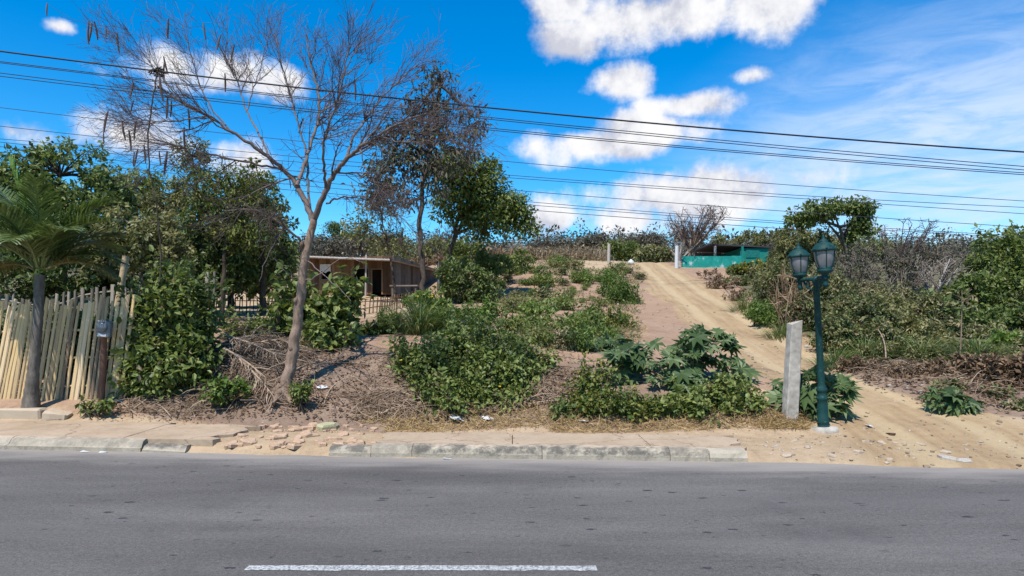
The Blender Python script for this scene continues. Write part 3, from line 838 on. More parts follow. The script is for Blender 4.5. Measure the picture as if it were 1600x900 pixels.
def pickets(name, label, pts, spacing, width, lean, hfun, mat, rails=(.25, .6, .9), railpost=True, thick=.016, cat='fence', post_step=1.9):
    """pts: list of (x,y); lean: function of arclength 0..1 -> top shift in x"""
    pts = np.array(pts, float); seg = np.linalg.norm(np.diff(pts, axis=0), axis=1); cum = np.concatenate([[0], np.cumsum(seg)]); Lt = cum[-1]
    P = lambda q: np.array([np.interp(q, cum, pts[:, 0]), np.interp(q, cum, pts[:, 1])])
    b = np.array([*P(0), float(gz(*P(0)))]); root = thing(name, label, cat, b)
    mb = MB(); q = 0
    while q < Lt:
        x, y = P(q); z = float(gz(x, y)); h = hfun(q / Lt) * rng.uniform(.94, 1.05); ln = lean(q / Lt) + rng.normal(0, .018)
        w = width * rng.uniform(.75, 1.2); kk = 5; tt = np.linspace(0, 1, kk)
        cx = x + ln * tt + rng.normal(0, .004, kk); cy = np.full(kk, y + rng.normal(0, .006)); cz = z - .06 + (h + .06) * tt
        sec = np.array([(-.5, .0), (-.3, -.8), (.3, -.8), (.5, .0), (.3, .35), (-.3, .35)]) * (w, thick)
        ww = rng.uniform(.9, 1.1, kk)
        v = np.stack([cx[:, None] + sec[None, :, 0] * ww[:, None], cy[:, None] + sec[None, :, 1], np.repeat(cz[:, None], 6, 1)], -1)
        v[-1, :, 2] += sec[:, 0] * rng.normal(0, .6)
        i = np.arange(kk - 1)[:, None] * 6; j = np.arange(6)[None]; j2 = (j + 1) % 6
        ti = np.clip(rng.normal(.5, .25), 0, 1)
        mb.add(v.reshape(-1, 3), np.stack([i + j, i + j2, i + 6 + j2, i + 6 + j], -1).reshape(-1, 4), ti); mb.add(v[-1], [[0, 1, 2, 3, 4, 5]], ti)
        q += spacing * rng.uniform(.82, 1.2)
    mb.build('picket_panel', mat, root, loc=b)
    for fr in rails:
        mb = MB(); n = max(3, int(Lt / .4)); qq = np.linspace(0, Lt, n)
        pp = np.array([[*P(a), 0] for a in qq]); pp[:, 2] = gz(pp[:, 0], pp[:, 1]) + fr * np.array([hfun(a / Lt) for a in qq]) + rng.normal(0, .008, n)
        pp[:, 0] += np.array([lean(a / Lt) for a in qq]) * fr; pp[:, 1] += thick + .022
        mb.tube(pp, .022 if width > .05 else .014, 6, .6); mb.build('rail', mat, root, loc=b)
    if railpost:
        for qv in np.arange(.5, Lt, post_step):
            x, y = P(qv); z = float(gz(x, y)); h = hfun(qv / Lt)
            mb = MB(); mb.tube(np.array([(x, y + .10, z - .15), (x + lean(qv / Lt) * .6, y + .10, z + h * .97)]), .042, 8, .35); mb.build('post', M['post_wood'], root, loc=b)
    return root


fy = lambda px, Y: (ux(px, Y), Y)
pickets('bamboo_fence', 'yellow split bamboo fence with leaning slats behind the palm', [fy(-420, 12.6), fy(-100, 11.95), fy(60, 11.75), fy(196, 11.72)], .088, .070,
        lambda t: .40 - .10 * t if t < .7 else .33 - (t - .7) * .35, lambda t: 1.74, M['bamboo'], (.13, .42, .70))
pickets('picket_fence', 'grey weathered picket fence whose tops show behind the bamboo fence', [fy(-260, 14.6), fy(335, 14.2)], .16, .07, lambda t: .05, lambda t: 1.42 + .12 * math.sin(t * 20), M['sticks'], (.3, .88))
pickets('stick_fence', 'low stick fence across the sandy yard behind the dead branch heap', [fy(338, 21.5), fy(430, 21.0), fy(520, 20.6)], .13, .035, lambda t: .02, lambda t: .55, M['plank'], (.4, .8), False)
pickets('stick_fence', 'low reddish stick fence in front of the shack door', [fy(545, 20.5), fy(590, 21.2), fy(648, 24.5)], .14, .032, lambda t: .03, lambda t: .50, M['plank'], (.4, .8), False)

# ---- meter box on its post
b = gpt(158, 11.62)
root = thing('meter_post', 'short reddish post carrying the meter box beside the bamboo fence', 'post', b)
mb = MB(); mb.tube(np.array([(.0, 0, -.2), (.03, 0, .5), (.055, 0, 1.16)]), [.055, .05, .05], 9); mb.build('shaft', M['post_red'], root, loc=(0, 0, 0))
c0 = at(163, 514, 11.50)
root = thing('meter_box', 'small grey electricity meter box in front of the bamboo fence', 'meter box', c0)
mb = MB(); mb.box((0, 0, 0), (.235, .11, .29), bev=.02); mb.build('case', M['grey_box'], root, loc=(0, 0, 0))
mb = MB(); a = np.linspace(0, 2 * np.pi, 25)[:-1]
for r, y in ((.088, -.056), (.088, -.085), (.075, -.10)): pass
ring = [np.stack([r * np.cos(a), np.full(24, y), r * np.sin(a) + .03], -1) for r, y in ((.09, -.05), (.09, -.08), (.07, -.10), (.001, -.105))]
v = np.concatenate(ring); i = np.arange(3)[:, None] * 24; j = np.arange(24)[None]; k = (j + 1) % 24
mb.add(v, np.stack([i + j, i + k, i + 24 + k, i + 24 + j], -1).reshape(-1, 4), .5, 0, True); mb.build('dial_cover', M['meter_glass'], root, loc=(0, 0, 0))
mb = MB(); mb.box((.0, -.059, -.105), (.15, .012, .05), bev=.004); mb.build('plate', M['white'], root, loc=(0, 0, 0))
root.rotation_euler = (0, R(4), 0)

# ---- leaning wooden post behind the fence
mb = MB(); a, c1 = at(176, 520, 13.4), at(197, 400, 13.4)
mb.tube(np.array([a - (0.05, 0, .4), (a + c1) / 2 + (.01, 0, 0), c1]), [.075, .07, .066], 8, .8)
o = mb.build('leaning_post', barkmat('pale_post', (.30, .22, .13), (.50, .39, .24)), loc=a); tag(o, 'pale wooden post leaning behind the bamboo fence', 'post')

# ---- kerb of the palm's planting strip
mb = MB()
for k, (pa, pb) in enumerate(((-330, -120), (-118, -8), (-6, 66))):
    A_ = np.array([ux(pa, 11.15), 11.15]); B_ = np.array([ux(pb, 11.15), 11.15])
    mb.box(((A_[0] + B_[0]) / 2, 11.2, .20), (B_[0] - A_[0] - .01, .22, .24), bev=.025, jit=.006, rng=rng, tint=.2)
mb.box((ux(86, 11.1), 11.16, .17), (.42, .22, .20), rot=Matrix.Rotation(.12, 3, 'Y'), bev=.03, jit=.01, rng=rng, tint=.95)  # end block tinted dark to stand in for the palm's cast shadow
struct(mb.build('planting_strip_kerb', M['kerb']))

# ---- shack
m, nt, out = newmat('grey_plank')
n2 = noise(nt, obj(nt), 5, 5, .7); f = math_(nt, 'ADD', math_(nt, 'MULTIPLY', attr(nt, 'tint'), .55), math_(nt, 'MULTIPLY', n2, .5))
bsdf(nt, out, ramp(nt, f, [(.25, (.09, .072, .06)), (.5, (.17, .14, .118)), (.8, (.28, .235, .20))]), .9, .1); M['greyplank'] = m
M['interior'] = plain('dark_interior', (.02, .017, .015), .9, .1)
M['zinc'] = plain('zinc_roof', (.42, .41, .40), .5, .5, .3, 5, .3)
A0 = at(468, 460, 31.9); B0 = at(614, 460, 30.4)      # front wall feet (left, right)
A0[2] = float(gz(A0[0], A0[1])) - .05; B0[2] = A0[2]
ex = (B0 - A0); Lf = np.linalg.norm(ex); ex /= Lf; ez = np.array([0, 0, 1.]); ey = np.cross(ez, ex)
zt = at(560, 402, 31.2)[2] - A0[2]      # wall height
root = thing('plank_shack', 'brown plank shack with metal roof behind the bare tree', 'house', A0)
LX = lambda px: (ux(px, 31.3) - A0[0])
LZ = lambda py, Y=31.3: (CZ + (HYP - py) / F * Y) - A0[2]


def wallpart(x0, x1, z0, z1, name='front_wall', mat='plank', pw=.22, y=0., tint=None, par=None):
    mb = MB(); q = x0
    while q < x1 - .01:
        w = min(pw * rng.uniform(.8, 1.2), x1 - q)
        mb.box((q + w / 2, y + rng.uniform(-.006, .006), (z0 + z1) / 2), (w - .006, .05, z1 - z0), tint=np.clip((tint or .5) + rng.normal(0, .2), 0, 1)); q += w
    return mb


open_ = [(LX(503), LX(519), LZ(436), LZ(414)), (LX(561), LX(586), LZ(444), LZ(421)), (LX(592), LX(609), LZ(463), LZ(423))]
mb = MB()
xs_ = [0, LX(503), LX(519), LX(561), LX(586), LX(592), LX(609), Lf]
for i_ in range(7):
    x0, x1 = xs_[i_], xs_[i_ + 1]
    op = [q for q in open_ if abs(q[0] - x0) < .02]
    segs = [(0, zt)] if not op else [(0, op[0][2]), (op[0][3], zt)]
    for z0, z1 in segs:
        if z1 - z0 > .03:
            w = wallpart(x0, x1, z0, z1, tint=.62 if x0 < LX(520) else .45)
            mb.v += w.v; mb.t += w.t; mb.l += [l + mb.n for l in w.l] if False else []; 
            off = mb.n
            mb.l += [l + off for l in w.l]; mb.c += w.c; mb.m += w.m; mb.sm += w.sm; mb.n += w.n
mb.build('front_wall', M['plank'], root, loc=(0, 0, 0))
D = 4.6
mb = MB(); q = 0
while q < D:
    w = .24 * rng.uniform(.8, 1.2); mb.box((Lf, q + w / 2 + .03, zt / 2 - .03 * q), (.05, w - .006, zt - .06 * q), tint=np.clip(rng.normal(.5, .22), 0, 1)); q += w
mb.build('side_wall', M['greyplank'], root, loc=(0, 0, 0))
mb = MB(); mb.box((0, D / 2, zt / 2), (.05, D, zt - .05), tint=.4); mb.box((Lf / 2, D, zt / 2 - .1), (Lf, .05, zt - .25), tint=.4); mb.build('back_wall', M['greyplank'], root, loc=(0, 0, 0))
for x0, x1, z0, z1 in open_[:2]:
    fm = MB()
    for bx in (((x0 + x1) / 2, -.035, z1 + .02), (x1 - x0 + .1, .04, .05)), (((x0 + x1) / 2, -.035, z0 - .02), (x1 - x0 + .1, .04, .05)), ((x0 - .025, -.035, (z0 + z1) / 2), (.05, .04, z1 - z0)), ((x1 + .025, -.035, (z0 + z1) / 2), (.05, .04, z1 - z0)):
        fm.box(*bx, tint=.3)
    wn_ = fm.build('window', M['greyplank'], root, loc=(0, 0, 0))
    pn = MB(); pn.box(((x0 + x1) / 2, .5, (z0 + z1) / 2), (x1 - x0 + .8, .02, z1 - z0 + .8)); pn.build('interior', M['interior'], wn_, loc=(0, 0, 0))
x0, x1, z0, z1 = open_[2]
fm = MB(); fm.box((x0 - .02, -.035, z1 / 2), (.06, .05, z1), tint=.7); fm.box((x1 + .02, -.035, z1 / 2), (.07, .05, z1), tint=.8); fm.box(((x0 + x1) / 2, -.035, z1 + .03), (x1 - x0 + .1, .05, .06), tint=.6)
dr = fm.build('doorway', M['plank'], root, loc=(0, 0, 0))
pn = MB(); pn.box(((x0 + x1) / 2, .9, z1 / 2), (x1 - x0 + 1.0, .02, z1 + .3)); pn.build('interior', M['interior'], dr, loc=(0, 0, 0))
sh = MB(); n = 8; gx_ = np.linspace(LX(501), LX(520), n); v = np.array([[a, -.075 - .02 * math.sin(k * 2.2), LZ(412.5)] for k, a in enumerate(gx_)] + [[a, -.085 - .03 * math.sin(k * 1.7), LZ(425) + .05 * math.sin(k * 1.3)] for k, a in enumerate(gx_)])
j = np.arange(n - 1); sh.add(v, np.stack([j, j + 1, j + 1 + n, j + n], -1)); sh.build('window_sheet', M['white'], root, loc=(0, 0, 0))
# porch post and its roof
mb = MB(); mb.tube(np.array([(LX(590), -.5, -.1), (LX(590.5), -.5, zt * .55), (LX(591), -.5, zt + .02)]), .045, 8, .8); mb.build('porch_post', M['bark_pale'], root, loc=(0, 0, 0))
mb = MB(); nxr = 60
def roofsheet(mb, xa, xb, ya, yb, za, zb, dz, mat=0):
    xr = np.linspace(xa, xb, nxr * 3); tt = (xr - xa) / (xb - xa); cr = .018 * np.sin(xr * 2 * np.pi / .16)
    f_ = np.stack([xr, np.full_like(xr, ya), za + dz * tt + cr], -1); b_ = np.stack([xr, np.full_like(xr, yb), zb + dz * tt + cr], -1)
    v = np.concatenate([f_, b_, f_ - (0, 0, .02), b_ - (0, 0, .02)]); n = len(xr); j = np.arange(n - 1)
    mb.add(v, np.concatenate([np.stack([j, j + 1, j + 1 + n, j + n], -1), np.stack([j + 2 * n, j + 3 * n, j + 1 + 3 * n, j + 1 + 2 * n], -1), np.stack([j, j + 2 * n, j + 2 * n + 1, j + 1], -1)]), .5, mat)
roofsheet(mb, -.5, Lf + .35, -.85, D + .3, zt + .12, zt - .05, -.36)
mb.build('roof', M['zinc'], root, loc=(0, 0, 0))
mb = MB(); mb.tube(np.array([(-.5, -.83, zt + .07), (Lf + .35, -.83, zt - .29)]), .045, 6, .7); mb.build('eave_beam', M['bark_pale'], root, loc=(0, 0, 0))
root.rotation_euler = (0, 0, math.atan2(ex[1], ex[0]))
sx_ = at(520, 388, 34); mb = MB()
mb.box((0, 0, 0), (1.5, .9, .03), rot=Matrix.Rotation(.06, 3, 'Y'), jit=.01, rng=rng, tint=.2)
o = mb.build('roof_sheet', M['greyplank'], loc=(0, 0, 0)); o.location = (ux(548, 33), 33, zt + A0[2] + .10); tag(o, 'dark loose sheet lying on the shack roof', 'sheet')

# bench beside the door
b = gpt(632, 30.0); root = thing('wooden_bench', 'rough wooden bench standing by the shack side wall', 'bench', b)
mb = MB(); mb.box((0, 0, .62), (1.25, .4, .05), tint=.8, jit=.01, rng=rng); mb.build('top', M['greyplank'], root, loc=(0, 0, 0))
for sx in (-.52, .52):
    for sy in (-.13, .13):
        mb = MB(); mb.box((sx, sy, .27), (.07, .07, .66), tint=.3); mb.build('leg', M['greyplank'], root, loc=(0, 0, 0))
# corrugated metal screen
m, nt, out = newmat('blue_metal'); n = noise(nt, obj(nt), 4, 5, .7)
bsdf(nt, out, ramp(nt, n, [(.3, (.13, .16, .20)), (.7, (.27, .31, .36))]), .5, .5, .4); M['bluemetal'] = m
a = gpt(683, 32); c1 = gpt(733, 33.5); mb = MB(); n = 90; tt = np.linspace(0, 1, n)
base = a[None] * (1 - tt[:, None]) + c1[None] * tt[:, None]; base[:, 1] += .03 * np.sin(tt * 2 * np.pi * 12); base[:, 2] -= .1
top = base.copy(); top[:, 2] += 1.5
v = np.concatenate([base, top, base + (0, .02, 0), top + (0, .02, 0)]); j = np.arange(n - 1)
mb.add(v, np.concatenate([np.stack([j, j + 1, j + 1 + n, j + n], -1), np.stack([j + 2 * n, j + 3 * n, j + 1 + 3 * n, j + 1 + 2 * n], -1), np.stack([j + n, j + n + 1, j + 3 * n + 1, j + 3 * n], -1)]))
o = mb.build('metal_screen', M['bluemetal'], loc=a); tag(o, 'blue grey corrugated metal screen right of the shack', 'screen')

# ---- green house on the crest
m, nt, out = newmat('teal_wall'); n = noise(nt, obj(nt), 3, 5, .65)
bsdf(nt, out, ramp(nt, n, [(.3, (.008, .13, .105)), (.6, (.012, .20, .16)), (.8, (.04, .26, .21))]), .8, .2); M['teal'] = m
m, nt, out = newmat('teal_patchy'); n = noise(nt, obj(nt), 2.2, 5, .7)
bsdf(nt, out, ramp(nt, n, [(.42, (.01, .21, .175)), (.58, (.02, .27, .22)), (.64, (.36, .46, .44))]), .8, .2); M['tealp'] = m
Yh = 44.0; b = gpt(1150, Yh); g = lambda px: ux(px, Yh) - b[0]; gz_ = lambda py: CZ + (HYP - py) / F * Yh - b[2]
root = thing('green_house', 'teal painted house with dark flat roof and open porch on the hilltop', 'house', b)
mb = MB(); mb.box(((g(1157) + g(1201)) / 2, 2, gz_(388) / 2 - .3), (g(1201) - g(1157), 4, gz_(388) + .6)); w_ = mb.build('main_wall', M['teal'], root, loc=(0, 0, 0))
mb = MB(); mb.box(((g(1112) + g(1157)) / 2, 4, gz_(386) / 2 - .3), (g(1157) - g(1112), .1, gz_(386) + .6)); mb.build('porch_back_wall', plain('porch_shade_grey', (.10, .10, .11), .9, .1), root, loc=(0, 0, 0))  # porch shade put into the wall colour as dark grey
mb = MB(); mb.box(((g(1108) + g(1206)) / 2, 2.1, gz_(385.5) + .05), (g(1206) - g(1108), 4.5, .1), rot=Matrix.Rotation(.045, 3, 'Y')); mb.build('roof', plain('dark_roof', (.035, .035, .04), .7, .3), root, loc=(0, 0, 0))
for px in (1113, 1155):
    mb = MB(); mb.box((g(px), -.6, gz_(386) / 2 - .2), (.13, .13, gz_(386) + .4)); mb.build('porch_post', M['teal'] if px > 1150 else M['concrete'], root, loc=(0, 0, 0))
mb = MB(); mb.box((g(1176), -.02, gz_(396)), (.9, .05, .55)); mb.build('window', plain('teal_shutter', (.006, .13, .11), .6, .3), root, loc=(0, 0, 0))
b2 = gpt(1110, 41.5); mb = MB(); x0, x1 = ux(1066, 41.5), ux(1158, 41.5); n = 24
for k in range(6):
    xa = x0 + (x1 - x0) * k / 6; w = (x1 - x0) / 6; zz = float(gz(xa + w / 2, 41.5)); mb.box((xa + w / 2, 41.5, zz + .22), (w - .01, .16, .95), jit=.006, rng=rng)
o = mb.build('garden_wall', M['tealp'], loc=b2); tag(o, 'low teal garden wall with white patches before the green house', 'wall')
# posts on the crest
for px, p0, p1, Y, w, nm, lab, mt in ((951, 407, 381, 43.5, .11, 'wooden_post', 'lone pale wooden post on the crest of the field', 'bark_pale'), (1057, 410, 384, 40.5, .12, 'white_post', 'white painted post under the bare round tree', 'white')):
    b = gpt(px, Y); hh_ = CZ + (HYP - p1) / F * Y - b[2]
    mb = MB(); mb.tube(np.array([(0, 0, -.2), (.01, 0, hh_ * .5), (.03, 0, hh_)]), [w, w * .95, w * .9], 8, .9); o = mb.build(nm, M[mt], loc=(0, 0, 0)); o.location = b; tag(o, lab, 'post')
b = gpt(986, 42.5); mb = MB()
mb.lathe([(0, 0), (.22, .0), (.27, .12), (.25, .30), (.16, .42), (.07, .46), (.10, .55), (0, .53)], 12); o = mb.build('white_sack', M['white'], loc=(0, 0, 0)); o.location = b; o.scale = (.75, .5, .6); tag(o, 'small white tied sack at the top of the dirt track', 'sack')

# ---- wires
WIRES = [  # y at x=0,800,1600 ; distance; radius; label
    (80, 172, 237.5, 11.0, .0135, 'thickest black cable, uppermost of all the overhead wires'),
    (96, 187, 260, 11.6, .007, 'thin wire just under the thick cable, upper one of the first close pair'),
    (98, 190, 265.5, 11.6, .007, 'thin wire just under the thick cable, lower one of the first close pair'),
    (114, 203.5, 270, 11.8, .007, 'thin wire of the second close pair under the thick cable, its upper one'),
    (119, 206.5, 273, 11.8, .007, 'thin wire of the second close pair under the thick cable, its lower one'),
    (168, 253, 314, 30, .013, 'faint far wire behind the trees, uppermost of the far set'),
    (197, 274, 324, 30, .013, 'faint far wire behind the trees, second from the top of the far set'),
    (217, 278, 334, 30, .013, 'faint far wire behind the trees, third from the top of the far set'),
    (222, 297, 355, 30, .013, 'faint far wire crossing the lowest big cloud, alone in the middle of the far set'),
    (229, 313, 369, 32, .013, 'faint far wire just above the hilltop trees, upper one of the last close pair'),
    (243, 318, 372, 32, .013, 'faint far wire just above the hilltop trees, lower one of the last close pair'),
    (254, 326, 381, 32, .014, 'lowest of all the faint far wires, over the teal house roof'),
]
for a, bq, c_, Y, r, lab in WIRES:
    co = np.polyfit([0, 800, 1600], [a, bq, c_], 2); px = np.linspace(-1500, 3100, 93)
    p = np.stack([ux(px, Y), np.full_like(px, Y), CZ + (HYP - np.polyval(co, px)) / F * Y], -1)
    mb = MB(); mb.tube(p, r, 6, .5); o = mb.build('power_line', M['black'] if Y < 20 else M['wire2'], loc=p[46]); tag(o, lab, 'wire', 'overhead power lines')
# clamp and vine hanging from the thick cable
p = np.array([at(*q, 10.97) for q in [(246, 112), (243, 128), (237, 165), (231, 215), (233, 262), (240, 300), (247, 340), (252, 400), (250, 440)]])
mb = MB(); tq = np.linspace(0, 8, 40); pp = np.stack([np.interp(tq, range(9), p[:, k]) for k in range(3)], 1); pp[:, :2] += rng.normal(0, .006, (40, 2))
mb.tube(pp, .012, 5, .5); root = mb.build('hanging_vine', M['bark_dark'], loc=p[0]); tag(root, 'dark dead vine hanging straight down from the thick cable', 'vine')
mb = MB()
for _ in range(26):
    d_ = rdir(rng, 1)[0] * (.10, .05, .08); mb.tube(curve(p[0] + d_, p[0] + rdir(rng, 1)[0] * (.16, .06, .09), 5, rdir(rng, 1)[0] * .06), .009, 4)
mb.build('tangle', M['bark_dark'], root, loc=p[0])

# ---- rubble
def stone_mesh(nm, flat, mat, sd):
    r_ = np.random.default_rng(sd); mb = MB(); k = r_.integers(5, 8); a = np.sort(r_.random(k) * 2 * np.pi) ; a = np.linspace(0, 2 * np.pi, k, endpoint=False) + r_.normal(0, .25, k)
    q = np.stack([np.cos(a), np.sin(a) * r_.uniform(.6, .95)], -1) * r_.uniform(.75, 1.1, (k, 1))
    lo = np.concatenate([q, np.full((k, 1), -flat)], 1); mi = np.concatenate([q * 1.04, np.full((k, 1), flat * .6)], 1) + r_.normal(0, .03, (k, 3)); hi = np.concatenate([q * .86, np.full((k, 1), flat)], 1) + r_.normal(0, flat * .12, (k, 3))
    v = np.concatenate([lo, mi, hi, [[0, 0, flat * 1.02]]]); j = np.arange(k); j2 = (j + 1) % k
    mb.add(v, np.concatenate([np.stack([j, j2, j2 + k, j + k], -1), np.stack([j + k, j2 + k, j2 + 2 * k, j + 2 * k], -1)]))
    f3 = np.stack([j + 2 * k, j2 + 2 * k, np.full(k, 3 * k)], -1); mb.l.append(f3.ravel()); mb.c.append(np.full(k, 3)); mb.m.append(np.zeros(k, int)); mb.sm.append(np.zeros(k, bool))
    return mb.mesh(nm, mat)


pav = [stone_mesh('broken_paver', .28, M['paver'], i) for i in range(6)]; sto = [stone_mesh('loose_stone', .55, M['stone'], 20 + i) for i in range(6)]


def put_stone(nm, me, px, py, size, label, group=None, zs=1):
    b = gpix(px, py); o = bpy.data.objects.new(nm, me); COL.objects.link(o); o.location = b + np.array([0, 0, size * (.02 if 'paver' in nm else .08)]); o.rotation_euler = (rng.normal(0, .12), rng.normal(0, .12), rng.random() * 6.28); o.scale = (size, size, size * zs); tag(o, label, 'stone', group); return o


for k in range(95):
    px = rng.uniform(300, 585); py = rng.uniform(664, 703)
    put_stone('broken_paver', pav[k % 6], px, py, rng.uniform(.04, .13), 'flat broken piece of paving in the sandy gap between the two kerb runs', 'broken paving in the kerb gap')
for k in range(26):
    px = rng.uniform(1180, 1520); py = rng.uniform(690, 724)
    put_stone('loose_stone', sto[k % 6], px, py, rng.uniform(.025, .08), 'small loose stone in the sand where the dirt track meets the road', 'loose stones at the track mouth', .6)
put_stone('stone_block', stone_mesh('stone_block', .42, M['moss_stone'], 77), 511, 672, .21, 'largest pale mossy stone block lying on the broken sidewalk', None, .9)
for px, py, sz, lab in ((1480, 718, .12, 'grey flat stone at the road edge below the dirt track'), (1508, 722, .10, 'grey stone at the road edge, second and right of its pair')):
    put_stone('flat_stone', stone_mesh('flat_stone', .3, M['concrete'], int(px)), px, py, sz, lab, None, .7)
for px, py, sz, lab in ((1417, 606, .075, 'round white stone at the foot of the bank beside the track'), (1438, 614, .07, 'small white stone just right of the round white one'), (1389, 604, .07, 'pale tan stone at the foot of the bank, left of the white ones'), (1261, 543, .10, 'white stone at the far edge of the track behind the lamp post'), (1392, 679, .10, 'dark flat piece alone on the track right of the lamp post')):  # last entry is just a flat dark piece lying on the track
    put_stone('bank_piece', stone_mesh('bank_piece', .5, M['rust'] if 'dark' in lab else (M['concrete'] if 'white' in lab else M['stone']), int(px)), px, py, sz, lab, None, .7 if 'dark' not in lab else .3)


# ---- litter
def rag(name, px, py, size, mat, label, sd):
    r_ = np.random.default_rng(sd); b = gpix(px, py); n = 12; u = np.linspace(-1, 1, n); U, V = np.meshgrid(u, u)
    z = .35 * np.abs(fbm(U * 2.2, V * 2.2, sd)) + .25 * (1 - np.hypot(U, V)) ** 2 + .1 * np.abs(fbm(U * 6, V * 6, sd + 1))
    x = U * (1 + .3 * fbm(V * 2, U, sd + 2)); y = V * .7 * (1 + .3 * fbm(U * 2, V, sd + 3))
    mb = MB(); i = np.arange(n - 1)[:, None] * n + np.arange(n - 1)[None]
    mb.add(np.stack([x, y, z], -1).reshape(-1, 3) * size, np.stack([i, i + 1, i + 1 + n, i + n], -1).reshape(-1, 4))
    o = mb.build(name, mat, loc=(0, 0, 0)); o.location = b + np.array([0, 0, .02]); o.rotation_euler = (R(15), 0, r_.random() * 3); md = o.modifiers.new('thickness', 'SOLIDIFY'); md.thickness = .004; tag(o, label, 'litter'); return o


rag('plastic_bag', 715, 657, .16, M['white'], 'crumpled white plastic bag at the foot of the big round bush', 1)
rag('plastic_bag', 763, 656, .10, M['white'], 'smaller white plastic scrap right of the crumpled bag', 2)
rag('plastic_bag', 503, 608, .09, M['white'], 'white scrap caught on the brown bank behind the bare tree', 3)
rag('plastic_bag', 912, 661, .07, M['white'], 'tiny white scrap under the low yellowish vine', 4)
rag('plastic_bag', 1358, 668, .06, M['white'], 'tiny white scrap on the bare track right of the lamp', 6)
rag('plastic_bag', 358, 604, .14, plain('green_plastic', (.02, .30, .16), .5, .4, .1), 'bright green plastic bag in the weeds under the dead branches', 5)
rag('plastic_bag', 182, 628, .16, plain('blue_plastic', (.01, .06, .10), .5, .4, .1), 'dark blue plastic sheet under the dark bush by the fence', 8)
for px, py, sd, lab in ((127, 706, 31, 'white paper scrap in the gutter by the left kerb, first of two'), (157, 707, 32, 'white paper scrap in the gutter by the left kerb, second of two'), (703, 717, 33, 'white paper scrap in the gutter under the stained kerb')):
    b = np.array([ux(px, 9.0), float(kerbY(ux(px, 9.0))) - .07, .008]); mb = MB(); r_ = np.random.default_rng(sd)
    mb.box((0, 0, 0), (.10, .05, .008), jit=.006, rng=r_); o = mb.build('paper_scrap', M['white'], loc=(0, 0, 0)); o.location = b; tag(o, lab, 'litter')
# ================================================================== PLANTS
rng = np.random.default_rng(21)


